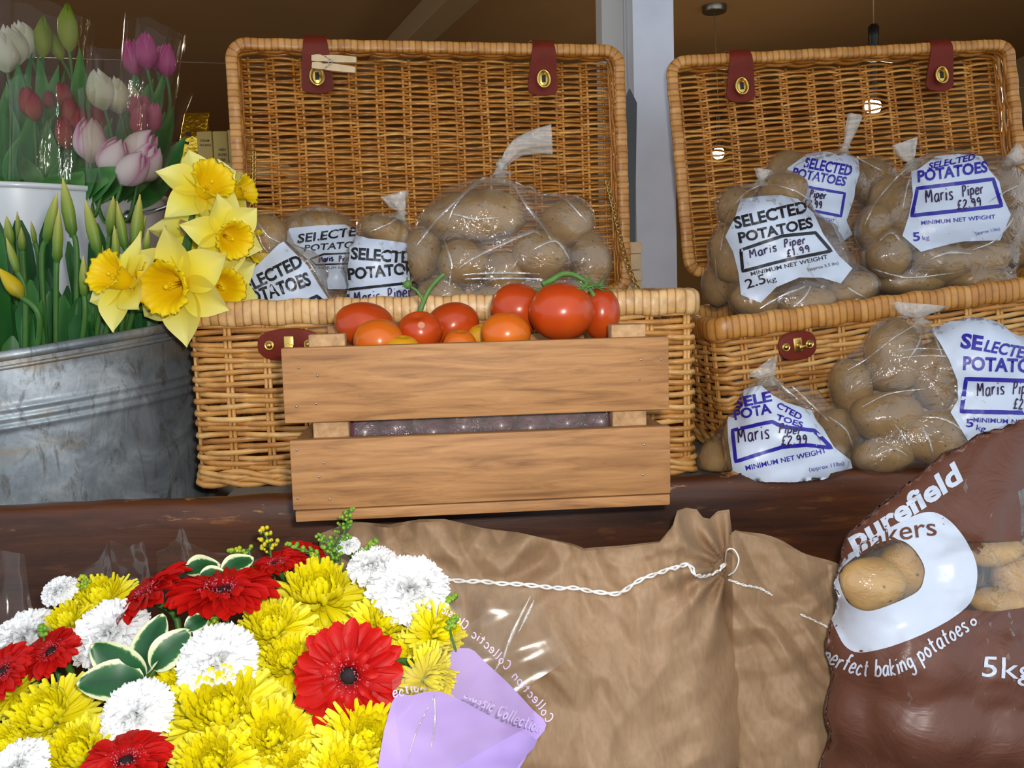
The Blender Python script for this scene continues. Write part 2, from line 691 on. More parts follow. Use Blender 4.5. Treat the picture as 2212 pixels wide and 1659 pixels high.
def cast(bvh, px, py, ctr, off):
    """the camera ray through a pixel onto a surface; a miss slides towards the surface's middle until it hits"""
    for k in range(40):
        d = ray(px, py)
        h, n, i, dist = bvh.ray_cast(EYE, d)
        if h is not None:
            if n.dot(d) > 0:
                n = -n
            return h - d * (off * .6) + n * (off * .4)
        px += (ctr[0] - px) * 0.03
        py += (ctr[1] - py) * 0.03
    return None


def lay(mb, pts2, fs, bvh, ctr, off, maxlen=9.0, t=0.5):
    """2-D pixels shape -> mesh lying on the surface"""
    bm = bmesh.new()
    vv = [bm.verts.new((x, y, 0)) for x, y in pts2]
    for f in fs:
        try:
            bm.faces.new([vv[i] for i in f])
        except ValueError:
            pass
    bmesh.ops.triangulate(bm, faces=bm.faces[:])
    for k in range(3):
        e = [x for x in bm.edges if x.calc_length() > maxlen]
        if not e:
            break
        bmesh.ops.subdivide_edges(bm, edges=e, cuts=1, use_grid_fill=True)
        bmesh.ops.triangulate(bm, faces=bm.faces[:])
    bm.verts.index_update()
    out = []
    bad = set()
    for v in bm.verts:
        p = cast(bvh, v.co.x, v.co.y, ctr, off)
        if p is None:
            bad.add(v.index); p = EYE
        out.append(p)
    faces = [[v.index for v in f.verts] for f in bm.faces if not any(v.index in bad for v in f.verts)]
    bm.free()
    used = sorted({i for f in faces for i in f})
    mp = {i: k for k, i in enumerate(used)}
    mb.add([out[i] for i in used], [[mp[i] for i in f] for f in faces], t)


def put_text(mb, s, p0, p1, h, bvh, ctr, off=.0022, bold=0.0, shear=0.0, sag=0.0, mirror=False, maxlen=9.0):
    vs_, fs = text_shape(s, bold, shear)
    p0, p1 = V(p0), V(p1)
    d = p1 - p0
    n = V((d.y, -d.x)).normalized()
    pts = []
    for x, y in vs_:
        if mirror:
            x = 1 - x
        q_ = p0 + d * x + n * (h * y + sag * 4 * x * (1 - x))
        pts.append((q_.x, q_.y))
    lay(mb, pts, fs, bvh, ctr, off, maxlen)


def inside(poly, x, y):
    c = False
    j = len(poly) - 1
    for i in range(len(poly)):
        xi, yi = poly[i]; xj, yj = poly[j]
        if (yi > y) != (yj > y) and x < (xj - xi) * (y - yi) / (yj - yi) + xi:
            c = not c
        j = i
    return c


def put_poly(mb, poly, bvh, ctr, off=.0012, step=11.0, holes=()):
    """a printed patch: polygon in pixels, filled and laid on the surface"""
    pts, edges = [], []
    for lp in [poly] + list(holes):
        lp2 = []
        for i in range(len(lp)):
            a_, b_ = V(lp[i]), V(lp[(i + 1) % len(lp)])
            n = max(1, int((b_ - a_).length / step))
            lp2 += [a_.lerp(b_, k / n) for k in range(n)]
        s = len(pts)
        pts += lp2
        edges += [(s + i, s + (i + 1) % len(lp2)) for i in range(len(lp2))]
    x0 = min(p.x for p in pts); x1 = max(p.x for p in pts); y0 = min(p.y for p in pts); y1 = max(p.y for p in pts)
    y = y0 + step / 2
    row = 0
    while y < y1:
        x = x0 + step / 2 + (step / 2 if row % 2 else 0)
        while x < x1:
            if inside(poly, x, y) and not any(inside(h, x, y) for h in holes):
                pts.append(V((x, y)))
            x += step
        y += step * .87
        row += 1
    vs_, es, fs, *_ = delaunay_2d_cdt(pts, edges, [], 0, 1e-4)
    keep = []
    for f in fs:
        cx = sum(vs_[i].x for i in f) / len(f); cy = sum(vs_[i].y for i in f) / len(f)
        if inside(poly, cx, cy) and not any(inside(h, cx, cy) for h in holes):
            keep.append(f)
    out, bad = [], set()
    for i, v in enumerate(vs_):
        p = cast(bvh, v.x, v.y, ctr, off)
        if p is None:
            bad.add(i); p = EYE
        out.append(p)
    keep = [f for f in keep if not any(i in bad for i in f)]
    used = sorted({i for f in keep for i in f})
    mp = {i: k for k, i in enumerate(used)}
    mb.add([out[i] for i in used], [[mp[i] for i in f] for f in keep])


def put_line(mb, pts, w, bvh, ctr, off=.002, closed=False, step=5.0):
    """an inked line of pixel width w"""
    P = [V(p) for p in pts]
    if closed:
        P = P + [P[0]]
    Q = []
    for a_, b_ in zip(P, P[1:]):
        n = max(1, int((b_ - a_).length / step))
        Q += [(a_.lerp(b_, k / n)) for k in range(n)]
    Q.append(P[-1])
    L, R_ = [], []
    for i, p in enumerate(Q):
        a_ = Q[max(i - 1, 0)]; b_ = Q[min(i + 1, len(Q) - 1)]
        if closed and i in (0, len(Q) - 1):
            a_, b_ = Q[-2], Q[1]
        d = (b_ - a_)
        d = d.normalized() if d.length > 1e-6 else V((1, 0))
        n = V((-d.y, d.x)) * (w / 2)
        L.append(p + n); R_.append(p - n)
    vs_ = []
    ok = []
    for a_, b_ in zip(L, R_):
        u, v = cast(bvh, a_.x, a_.y, ctr, off), cast(bvh, b_.x, b_.y, ctr, off)
        ok.append(u is not None and v is not None)
        vs_ += [u or EYE, v or EYE]
    fs = [[2 * i, 2 * i + 1, 2 * i + 3, 2 * i + 2] for i in range(len(Q) - 1) if ok[i] and ok[i + 1]]
    mb.add(vs_, fs)


GL = {
    'a': (1, [[(.85, .92), (.45, 1), (.1, .65), (.15, .15), (.5, 0), (.8, .4), (.86, 1), (.86, .2), (1.08, 0)]]),
    'b': (1, [[(.1, 1.7), (.1, 0)], [(.1, .6), (.5, 1), (.9, .6), (.8, .1), (.4, 0), (.1, .2)]]),
    'c': (1, [[(.85, .8), (.5, 1), (.1, .6), (.15, .15), (.5, 0), (.85, .2)]]),
    'e': (1, [[(.1, .5), (.85, .6), (.75, .95), (.4, 1), (.1, .6), (.15, .15), (.5, 0), (.9, .2)]]),
    'f': (.8, [[(.8, 1.6), (.5, 1.7), (.35, 1.3), (.35, 0)], [(.05, 1), (.7, 1)]]),
    'g': (1, [[(.85, .9), (.4, 1), (.1, .6), (.3, .1), (.8, .3)], [(.85, 1), (.85, -.4), (.45, -.7), (.1, -.5)]]),
    'i': (.4, [[(.2, 1), (.2, 0)], [(.2, 1.4), (.22, 1.5)]]),
    'k': (.9, [[(.1, 1.7), (.1, 0)], [(.75, 1), (.1, .45), (.8, 0)]]),
    'l': (.45, [[(.2, 1.7), (.15, .2), (.4, 0)]]),
    'n': (1, [[(.1, 1), (.1, 0)], [(.1, .6), (.5, 1), (.8, .8), (.85, 0)]]),
    'o': (1, [[(.5, 1), (.1, .6), (.2, .1), (.6, 0), (.9, .5), (.5, 1)]]),
    'p': (1, [[(.1, 1), (.1, -.7)], [(.1, .7), (.5, 1), (.9, .6), (.6, .05), (.1, .2)]]),
    'r': (.75, [[(.1, 1), (.1, 0)], [(.1, .6), (.4, .95), (.7, .95)]]),
    's': (.9, [[(.8, .9), (.4, 1), (.15, .75), (.7, .35), (.6, .05), (.1, .1)]]),
    't': (.8, [[(.35, 1.5), (.35, .2), (.6, 0)], [(.05, 1), (.75, 1)]]),
    'M': (1.5, [[(.1, 0), (.2, 1.6), (.6, .6), (1.1, 1.6), (1.3, 0)]]),
    'P': (1.1, [[(.2, 1.6), (.2, -.1)], [(.1, 1.5), (.7, 1.6), (.9, 1.2), (.6, .8), (.2, .8)]]),
    'C': (1.2, [[(1.1, 1.4), (.7, 1.7), (.2, 1.3), (.1, .6), (.4, 0), (1, .2)]]),
    '1': (.6, [[(.1, 1.3), (.35, 1.6), (.35, 0)]]),
    '2': (1, [[(.1, 1.3), (.4, 1.6), (.8, 1.2), (.1, 0), (.9, 0)]]),
    '9': (1, [[(.8, 1.2), (.4, 1.6), (.1, 1.2), (.4, .8), (.8, 1.1), (.75, 0)]]),
    '\u00a3': (1, [[(.9, 1.4), (.6, 1.6), (.35, 1.2), (.35, .3), (.1, 0), (.9, .05)], [(.1, .75), (.7, .75)]]),
    '.': (.4, [[(.15, 0), (.22, .1)]]), ' ': (.6, []),
}


def put_script(mb, s, p0, p1, xh, w, bvh, ctr, off=.0026, sag=0.0, mirror=False, slant=.12, space=.28, path=None):
    """handwriting by strokes; xh = x-height in pixels; path = baseline through several pixels"""
    tot = sum(GL[ch][0] + space for ch in s)
    base = [V((a_, b_, 0)) for a_, b_ in (path or [p0, p1])]
    if path:
        base = catmull(base, 12)
    seg = [(b_ - a_).length for a_, b_ in zip(base, base[1:])]
    full = sum(seg)

    def on(u):
        dd = u * full
        for (a_, b_), l_ in zip(zip(base, base[1:]), seg):
            if dd <= l_ or b_ is base[-1]:
                d = (b_ - a_).normalized()
                return a_ + d * dd, d
            dd -= l_
    x = 0.0
    r2 = random.Random(len(s) * 13)
    for ch in s:
        w_, strokes = GL[ch]
        jy = r2.uniform(-.08, .08)
        for st in strokes:
            cs = catmull([V((a_, b_, 0)) for a_, b_ in st], 4) if len(st) > 2 else [V((a_, b_, 0)) for a_, b_ in st]
            pts = []
            for c in cs:
                u = (x + c.x + slant * c.y) / tot
                if mirror:
                    u = 1 - u
                p, d = on(max(0.0, u))
                n = V((d.y, -d.x, 0))
                q_ = p + n * (xh * (c.y + jy) + sag * 4 * u * (1 - u))
                pts.append((q_.x, q_.y))
            put_line(mb, pts, w, bvh, ctr, off, step=4.0)
        x += w_ + space

# ---------------------------------------------------------------- tea on the shelf
M_GOLD = mat('gold_foil', (226, 186, 60), 0.24, 1.0, bump=(26, 0.9, 0.01))
M_KRAFTBOX = mat('tan_card', (188, 160, 88), 0.55, bump=(30, 0.1, 0.001))
M_INK = mat('dark_ink', (58, 46, 26), 0.7)


def tea_box(label, x0p, x1p, y0p, y1p, Y, lines, yaw):
    a_, b_ = at(x0p, y1p, Y), at(x1p, y1p, Y)
    w = b_.x - a_.x
    h = at(x0p, y0p, Y).z - zt
    M = Matrix.Translation((a_.x, Y, zt)) @ Matrix.Rotation(yaw, 4, 'Z')
    t = thing('tea_box', label, 'box', M @ V((w / 2, w / 2, 0)), 'tea boxes on the shelf')
    mb = MB(); box(mb, (0, 0, 0), (w, w, h), bev=.003, M=M)
    build('carton', mb, M_KRAFTBOX, t)
    bv = mb.bvh()
    ctr = ((x0p + x1p) / 2, (y0p + y1p) / 2)
    mb2 = MB()
    for s, p0, p1, hh in lines:
        put_text(mb2, s, p0, p1, hh, bv, ctr, .0015, .01)
    build('lettering', mb2, M_INK, t)


tea_box('tan card tea box beside the gold packet', 428, 462, 284, 354, 2.83, [('CREAM', (432, 306), (452, 306), 5), ('TEA BAGS', (431, 316), (456, 316), 5)], R(-6))
tea_box('tan card tea box with a framed print, in the middle of the shelf', 463, 494, 283, 354, 2.82, [('HIGH', (473, 326), (487, 326), 6), ('GROWN', (471, 337), (489, 337), 6), ('TEA', (476, 348), (487, 348), 6)], R(4))
tea_box('tan card tea box half hidden by the left hamper lid', 495, 540, 280, 354, 2.82, [('CAMO', (499, 306), (517, 304), 6), ('TEA BAGS', (499, 316), (528, 315), 6)], R(-3))
a = at(392, 352, 2.84)
t = thing('tea_packet', 'shiny gold foil tea packet with a folded top on the shelf', 'packet', V((a.x + .02, 2.86, zt)))
hh = at(420, 240, 2.84).z - zt


def pk(u, v):
    ang = u * 2 * PI
    k = 1 - .9 * max(0, v - .55) / .45
    x = .041 * (1 if math.cos(ang) > 0 else -1) * abs(math.cos(ang)) ** .35
    y = .028 * k * (1 if math.sin(ang) > 0 else -1) * abs(math.sin(ang)) ** .35
    return V((a.x + .02 + x * (1 - .05 * v) + .028 * v, 2.87 + y + .004 * noise.noise(V((x * 60, v * 9, 3))), zt + hh * v))


mb = MB(); grid(mb, pk, 40, 24); mb.f.append(list(range(41))[::-1]); mb.m.append(0)
build('foil_pouch', mb, M_GOLD, t)
bv = mb.bvh()
mb2 = MB()
put_line(mb2, [(398, 300), (392, 316)], 2, bv, (398, 310), .001); put_line(mb2, [(401, 288), (412, 290)], 7, bv, (398, 310), .001)
put_line(mb2, [(392, 306), (408, 310)], 6, bv, (398, 310), .001)
put_line(mb2, [(384, 335 + 0), (391, 328), (393, 338), (384, 341)], 1.6, bv, (398, 310), .001, closed=True)
build('printing', mb2, M_INK, t)

# ================================================================ hampers
def rrect(w, d, r, step):
    """rounded rectangle from the front-left, counter-clockwise seen from above: x, y, nx, ny, s"""
    out = []
    segs = [((r, 0), (w - r, 0), (0, -1)), ((w, r), (w, d - r), (1, 0)), ((w - r, d), (r, d), (0, 1)), ((0, d - r), (0, r), (-1, 0))]
    cor = [((w - r, r), -90), ((w - r, d - r), 0), ((r, d - r), 90), ((r, r), 180)]
    s = 0.0
    for (a_, b_, n), (c, a0) in zip(segs, cor):
        L = math.hypot(b_[0] - a_[0], b_[1] - a_[1])
        k = max(1, int(round(L / step)))
        for i in range(k):
            out.append((a_[0] + (b_[0] - a_[0]) * i / k, a_[1] + (b_[1] - a_[1]) * i / k, n[0], n[1], s + L * i / k))
        s += L
        L = r * PI / 2
        k = max(3, int(round(L / step)))
        for i in range(k):
            an = R(a0 + 90 * i / k)
            out.append((c[0] + r * math.cos(an), c[1] + r * math.sin(an), math.cos(an), math.sin(an), s + L * i / k))
        s += L
    return out, s


def wrapped_rim(mb, M, w, d, r, z, ra, rb, wrap, axis, rng):
    """cane bound rim. axis 'h': rim in the xy plane; 'v': rim in the xz plane (d is then the height)"""
    pts, S = rrect(w, d, r, wrap / 4)
    fr, A, B, T = [], [], [], []
    tw = 0
    for i, (x, y, nx, ny, s) in enumerate(pts):
        if i % 4 == 0:
            tw = rng.random() * .8 + .1
        k = (0.972, 1.0, 1.006, 1.0)[i % 4]
        sk = 0.0012 * math.sin(i * .31)
        if axis == 'h':
            fr.append((M @ V((x, y, z + sk)), (M.to_3x3() @ V((nx, ny, 0))), (M.to_3x3() @ V((0, 0, 1)))))
        else:
            fr.append((M @ V((x, z + sk, y)), (M.to_3x3() @ V((nx, 0, ny))), (M.to_3x3() @ V((0, -1, 0)))))
        A.append(ra * k); B.append(rb * k); T.append(.16 + .84 * tw if i % 4 else .02)  # groove rings tinted dark: shade between the wraps put into the colour
    sweep(mb, fr, A, B, 16, T, closed=True, pw=.62)


def weave_body(mb, M, w, d, h, sp, rows, rz, rn, amp, rng, corner=.018):
    pts, S = rrect(w, d, corner, sp / 5)
    ns = round(S / sp)
    ns += ns % 2
    R3 = M.to_3x3()
    up = R3 @ V((0, 0, 1))
    for k in range(rows):
        z = .012 + (h - .03) * (k + .5) / rows
        fr, T = [], []
        ph = PI * (k % 2)
        base = rng.random()
        for (x, y, nx, ny, s) in pts:
            a_ = math.sin(PI * s * ns / S + ph)
            off = amp * max(-1, min(1, a_ * 1.5))
            zz = z + .0022 * noise.noise(V((s * 9, k * 1.7, 1))) + .0016 * math.sin(PI * s * ns / S * .5 + k)
            n = R3 @ V((nx, ny, 0))
            fr.append((M @ V((x + nx * off, y + ny * off, zz)), n, up))
            T.append(max(0, min(1, base * .5 + .28 + .4 * noise.noise(V((s * 14, k * 3.1, 7))))))
        sweep(mb, fr, rn, rz, 6, T, closed=True)
    # upright stakes, two by two at every crossing
    for i in range(ns):
        s = S * (i + .5) / ns
        x, y, nx, ny, _ = min(pts, key=lambda q: abs(q[4] - s))
        tx, ty = -ny, nx
        n = R3 @ V((nx, ny, 0)); tt = R3 @ V((tx, ty, 0))
        for o_ in (-.0028, .0028):
            sweep(mb, [(M @ V((x + tx * o_, y + ty * o_, zz)), n, tt) for zz in (0.006, h * .5, h - .004)], .0026, .0026, 6, .4 + .4 * rng.random())
    # the heavier twisted rods along the foot
    for lev, z in enumerate((.006, .016)):
        for ph in (0, PI):
            fr = []
            for (x, y, nx, ny, s) in pts:
                a_ = math.sin(PI * s * ns / S + ph + lev)
                fr.append((M @ V((x + nx * (.003 + .003 * a_), y + ny * (.003 + .003 * a_), z + .004 * math.cos(PI * s * ns / S + ph + lev))), R3 @ V((nx, ny, 0)), up))
            sweep(mb, fr, .0042, .0042, 6, .55 + .2 * rng.random(), closed=True)


def weave_panel(mb, M, w, h, ns, rows, rz, rn, amp, rng, gaps=()):
    """flat panel in local xz, facing -y"""
    R3 = M.to_3x3()
    n = R3 @ V((0, -1, 0)); up = R3 @ V((0, 0, 1)); tt = R3 @ V((1, 0, 0))
    sp = w / ns
    steps = ns * 6
    for k in range(rows):
        z = h * (k + .5) / rows
        base = rng.random()
        fr, T = [], []
        for i in range(steps + 1):
            x = w * i / steps
            a_ = math.sin(PI * (x / sp - .5) + PI / 2 + PI * (k % 2))
            off = amp * max(-1, min(1, a_ * 1.25))
            zz = z + .0016 * noise.noise(V((x * 16, k * 2.3, 4)))
            zz += .0008 * math.sin(PI * x / sp + k * 1.3)
            for gx, gz, gr, gp in gaps:
                dd = abs(x - gx)
                if dd < gr and abs(z - gz) < h / rows * 4.2:
                    zz += (gp if z > gz else -gp) * (1 - (dd / gr) ** 2)
            fr.append((M @ V((x, -off, zz)), n, up))
            T.append(max(0, min(1, base * .45 + .28 + .45 * noise.noise(V((x * 14, k * 3.7, 9))))))
        sweep(mb, fr, rn, rz, 6, T)
    for i in range(ns + 1):
        x = min(w - .004, max(.004, sp * i))
        for o_ in (-.0058, .0058):
            fr = [(M @ V((x + o_ + .0008 * math.sin(j * .9 + i), 0, h * j / 10)), n, tt) for j in range(11)]
            sweep(mb, fr, .0026, .0024, 6, .3 + .4 * rng.random())


def oval_prism(mb, M, a_, b_, th, n=28, pw=2.0, t=.5):
    """plate in local xz facing -y, rounded outline"""
    out = []
    for i in range(n):
        an = 2 * PI * i / n
        c, s = math.cos(an), math.sin(an)
        out.append((a_ * math.copysign(abs(c) ** (2 / pw), c), b_ * math.copysign(abs(s) ** (2 / pw), s)))
    vs_ = []
    for y, k in ((0, 1), (-th * .7, 1), (-th, .96)):
        vs_ += [M @ V((x * k, y, z * k)) for x, z in out]
    fs = [[j * n + i, j * n + (i + 1) % n, (j + 1) * n + (i + 1) % n, (j + 1) * n + i] for j in range(2) for i in range(n)]
    fs.append([2 * n + i for i in range(n)])
    fs.append(list(range(n))[::-1])
    mb.add(vs_, fs, t)


def clasp(parent, M, half=.036):
    """leather patch, two rivets, a turn clasp; M: local xz is the patch's plane, -y outward"""
    mb = MB(); oval_prism(mb, M, half, .0205, .003, 36, 2.6)
    patch = build('leather_patch', mb, M_LEATHER, parent, ang=40)
    for sx in (-1, 1):
        mb = MB()
        Q = M @ Matrix.Translation((sx * half * .62, -.003, 0)) @ Matrix.Rotation(PI / 2, 4, 'X')
        lathe(mb, [(.0062, 0), (.0062, .0014), (.0052, .0018), (.0048, .0008), (.004, .0012), (.0034, .003), (.0018, .004), (0, .0042)], 20, M=Q)
        build('rivet', mb, M_BRASS, patch)
    mb = MB(); box(mb, (-.006, -.0045, -.009), (.006, -.003, .011), bev=.0008, M=M)
    box(mb, (-.002, -.014, -.002), (.002, -.0045, .002), bev=.0006, M=M)
    box(mb, (-.003, -.017, -.004), (.008, -.013, .001), bev=.001, M=M)
    build('turn_clasp', mb, M_BRASS, patch, ang=40)


def strap(parent, M, x, ztop, hw=.0185, drop=.058):
    """M: lid frame, local xz plane, -y to the viewer; a leather strap folded over the rim"""
    path = catmull([V((x, .012, ztop - .012)), V((x, -.004, ztop + .0035)), V((x, -.030, ztop + .0015)), V((x, -.0415, ztop - .010)), V((x, -.041, ztop - .024)), V((x, -.034, ztop - .045)), V((x, -.026, ztop - .03 - drop * .7)), V((x, -.025, ztop - .03 - drop))], 6)
    path = [M @ p for p in path]

    def wd(u):
        k = hw * (1 + .5 * max(0, u - .4) / .6)
        if u > .88:
            k *= math.sqrt(max(.04, 1 - ((u - .88) / .121) ** 2))
        return k
    mb = MB(); ribbon(mb, path, M.to_3x3() @ V((1, 0, 0)), wd, .0028)
    s = build('leather_strap', mb, M_LEATHER, parent, ang=50)
    ez = ztop - .03 - drop * .56
    Q = M @ Matrix.Translation((x, -.0348, ez)) @ Matrix.Rotation(PI / 2, 4, 'X')
    mb = MB(); torus(mb, Q, .0105, .0024, 28, 8, 1.0, 1.35)
    oval_prism(mb, M @ Matrix.Translation((x, -.0328, ez)), .0092, .0122, .0012)
    eb = build('eyelet', mb, M_BRASS, s)
    mb = MB(); box(mb, (x - .0032, -.0358, ez - .006), (x + .0032, -.0334, ez + .006), bev=.0006, M=M)
    build('slot', mb, M_DARK, eb)


def chain(mb, pts, link=.0055, r=.0009):
    P = catmull(pts, 10)
    L = 0
    nxt = 0
    k = 0
    for a_, b_ in zip(P, P[1:]):
        d = b_ - a_
        while nxt <= L + d.length:
            p = a_ + d * ((nxt - L) / max(d.length, 1e-9))
            M = basis(p, d, V((0, 0, 1)) if k % 2 else V((.3, 1, .2)))
            torus(mb, M, link * .42, r, 10, 4, 1.35, .8)
            nxt += link * .82
            k += 1
        L += d.length


def hamper(label, M, w, d, h, lidM, lw, lh, mats, seed, straps, gaps=(), clasps=(), lining=None, side_strap=False):
    rng = random.Random(seed)
    mw, mr, mlw, mlr = mats
    t = thing('wicker_hamper', label, 'hamper', M @ V((w / 2, d / 2, 0)), 'wicker hampers')
    mb = MB(); weave_body(mb, M, w, d, h, .049, int(h / .0083), .0039, .0026, .0036, rng)
    body = build('wicker_body', mb, mw, t)
    mb = MB(); wrapped_rim(mb, M, w, d, .02, h - .013, .012, .0165, .0105, 'h', rng)
    build('body_rim', mb, mr, t)
    mb = MB(); box(mb, (.006, .006, .002), (w - .006, d - .006, .008), M=M)
    build('base_board', mb, M_WICKER_LID, t)
    if lining:
        mb = MB()
        e = .014
        box(mb, (e, e, .01), (w - e, d - e, lining[0]), bev=.004, M=M)
        build('lining', mb, lining[1], t)
    # lid: woven panel, woven side band and bound rim, open towards the viewer
    mb = MB(); weave_panel(mb, lidM @ Matrix.Translation((.012, 0, .012)), lw - .024, lh - .024, straps[2], straps[3], .0022, .0021, .0058, rng, gaps)
    lid = build('lid_panel', mb, mlw, t)
    mb = MB()
    pts, S = rrect(lw, lh, .022, .012)
    R3 = lidM.to_3x3()
    for k in range(4):
        fr = []
        for (x, y, nx, ny, s) in pts:
            o_ = .003 * math.sin(PI * s / .045 + PI * (k % 2))
            fr.append((lidM @ V((x - nx * (.006 - o_), -.002 - .0085 * k, y - ny * (.006 - o_))), R3 @ V((nx, 0, ny)), R3 @ V((0, 1, 0))))
        sweep(mb, fr, .0028, .0046, 6, [.25 + .4 * rng.random()] * len(fr), closed=True)
    build('lid_side_band', mb, mlw, t)
    mb = MB(); wrapped_rim(mb, lidM, lw, lh, .024, -.030, .0095, .008, .0105, 'v', rng)
    build('lid_rim', mb, mlr, t)
    for x in straps[:2]:
        strap(t, lidM, x * lw, lh + .0125)
    for x in clasps:
        clasp(t, M @ Matrix.Translation((x, -.006, h - .066)))
    return t, body


UP = V((0, 0, 1))


def lid_frame(tl, tr, bl, Y):
    TL, TR, BL = at(*tl, Y[0]), at(*tr, Y[1]), at(*bl, Y[2])
    M = basis(BL, TR - TL, TL - BL)
    return M, (TR - TL).length, (TL - BL).length


# the old wooden trough everything stands in
A = at(0, 1100, .985); B = at(1900, 1012, 1.076)
ex = V((B.x - A.x, B.y - A.y, 0)).normalized()
ZR = (A.z + B.z) / 2
ZF = ZR - .0185          # top of the raised board under the hampers
ZT = ZR - .115           # the trough's own floor
MT = basis(V((A.x, A.y, 0)), ex, UP)
L0, L1, DEP = -.62, 1.72, 1.28
t = thing('wooden_trough', 'old dark oiled timber trough with a worn front edge holding hampers and buckets', 'trough', MT @ V((.5, .6, 0)))


def plank(lo, hi, axis_len=90, worn=True):
    """front board with a hand-worn rounded top edge"""
    mb = MB()
    n = axis_len
    sec = [(-.0, -.275), (-.004, -.12), (-.002, -.03), (.001, -.012), (.006, -.003), (.016, 0), (.028, -.002), (.035, -.01), (.036, -.03), (.036, -.275)]
    vs_, fs, ts = [], [], []
    for i in range(n + 1):
        x = lo + (hi - lo) * i / n
        for y, z in sec:
            k = max(0, 1 + z / .03)
            dz = k * (.004 * noise.noise(V((x * 7, 3, 0))) + .002 * noise.noise(V((x * 30, y * 40, 1))))
            dy = .003 * noise.noise(V((x * 5, z * 20, 8)))
            vs_.append(MT @ V((x, y + dy, ZR + z + dz)))
            ts.append(1.0 if z > -.02 else (.12 if z > -.035 else 0.0))
    m = len(sec)
    for i in range(n):
        for j in range(m):
            l = (j + 1) % m
            fs.append([i * m + j, (i + 1) * m + j, (i + 1) * m + l, i * m + l])
    fs.append(list(range(m))); fs.append([n * m + j for j in range(m)][::-1])
    mb.add(vs_, fs, ts)
    return mb


build('front_board', plank(L0, L1, 200), M_TROUGH, t)
mb = MB(); box(mb, (L0, .036, ZT - .03), (L1, DEP, ZT), M=MT, t=.1); build('floor_board', mb, M_TROUGH, t)
mb = MB(); box(mb, (L0, DEP, ZR - .21), (L1, DEP + .03, ZR), M=MT, t=.1, bev=.004); build('back_board', mb, M_TROUGH, t)
for x in (L0 - .03, L1):
    mb = MB(); box(mb, (x, 0, ZR - .21), (x + .03, DEP + .03, ZR), M=MT, t=.1, bev=.004); build('end_board', mb, M_TROUGH, t)
for x in (L0 + .05, L1 - .13):
    for y in (.1, DEP - .12):
        mb = MB(); box(mb, (x, y, 0), (x + .08, y + .08, ZT - .03), M=MT, t=.1, bev=.004); build('leg', mb, M_TROUGH, t)
# a raised board in it that the hampers stand on
XP = .235
p_ = thing('raised_board', 'plank platform inside the trough, hidden under the burlap and the hampers', 'platform', MT @ V((1.0, .6, 0)))
mb = MB(); box(mb, (XP, .045, ZF - .022), (L1 - .01, DEP - .02, ZF + .0005), M=MT, bev=.002); build('platform_top', mb, M_PALE, p_)
for y in (.06, .5, DEP - .08):
    mb = MB(); box(mb, (XP + .02, y, ZT), (L1 - .03, y + .04, ZF - .022), M=MT); build('bearer', mb, M_PALE, p_)
# sacking on it
M_BURLAP = NT('burlap')
_v = M_BURLAP.coords((1, 1, 1))
_w = M_BURLAP.n('ShaderNodeTexWave', wave_type='BANDS', bands_direction='X'); _w.inputs['Scale'].default_value = 130; _w.inputs['Distortion'].default_value = 2.0
_w2 = M_BURLAP.n('ShaderNodeTexWave', wave_type='BANDS', bands_direction='Y'); _w2.inputs['Scale'].default_value = 130; _w2.inputs['Distortion'].default_value = 2.0
M_BURLAP.l(_v, _w.inputs['Vector']); M_BURLAP.l(_v, _w2.inputs['Vector'])
_mx = M_BURLAP.n('ShaderNodeMath', operation='MULTIPLY'); M_BURLAP.l(_w.outputs['Fac'], _mx.inputs[0]); M_BURLAP.l(_w2.outputs['Fac'], _mx.inputs[1])
M_BURLAP = M_BURLAP.pbr(M_BURLAP.ramp(_mx.outputs[0], [(0, (92, 84, 74)), (1, (186, 174, 156))]), .95, 0, M_BURLAP.bump(_mx.outputs[0], .8, .002))
mb = MB()


def burl(u, v):
    x = XP + (L1 - .02 - XP) * u; y = .046 + 1.1 * v
    z = ZF + .003 + .004 * (.5 + .5 * noise.noise(V((x * 9, y * 9, 2))))
    if .12 < y:
        z = ZF + .002
    return MT @ V((x, y, z))


grid(mb, burl, 160, 60); vs0 = len(mb.v)
o = build('burlap_cloth', mb, M_BURLAP)
tag(o, 'coarse brown burlap sacking lying under the hampers in the dark trough', 'sacking')

# left hamper
h1A, h1B = at(432, 1062, 1.13), at(1500, 1032, 1.137)
h1A.z = h1B.z = ZF + .006
M1 = basis(h1A, h1B - h1A, UP)
w1 = (h1B - h1A).length
lm, lw, lh = lid_frame((519, 108), (1338, 122), (536, 655), (1.50, 1.62, 1.48))
ham1, ham1body = hamper('wicker hamper open behind the tomato crate, the left one of two', M1, w1, .36, .236, lm, lw, lh,
                        (M_WICKER, M_RIM, M_WICKER_LID, M_RIM_AMBER), 3, (.205, .79, 14, 82), clasps=())
clasp(ham1, M1 @ Matrix.Translation((.128, -.008, .236 - .054)), .040)
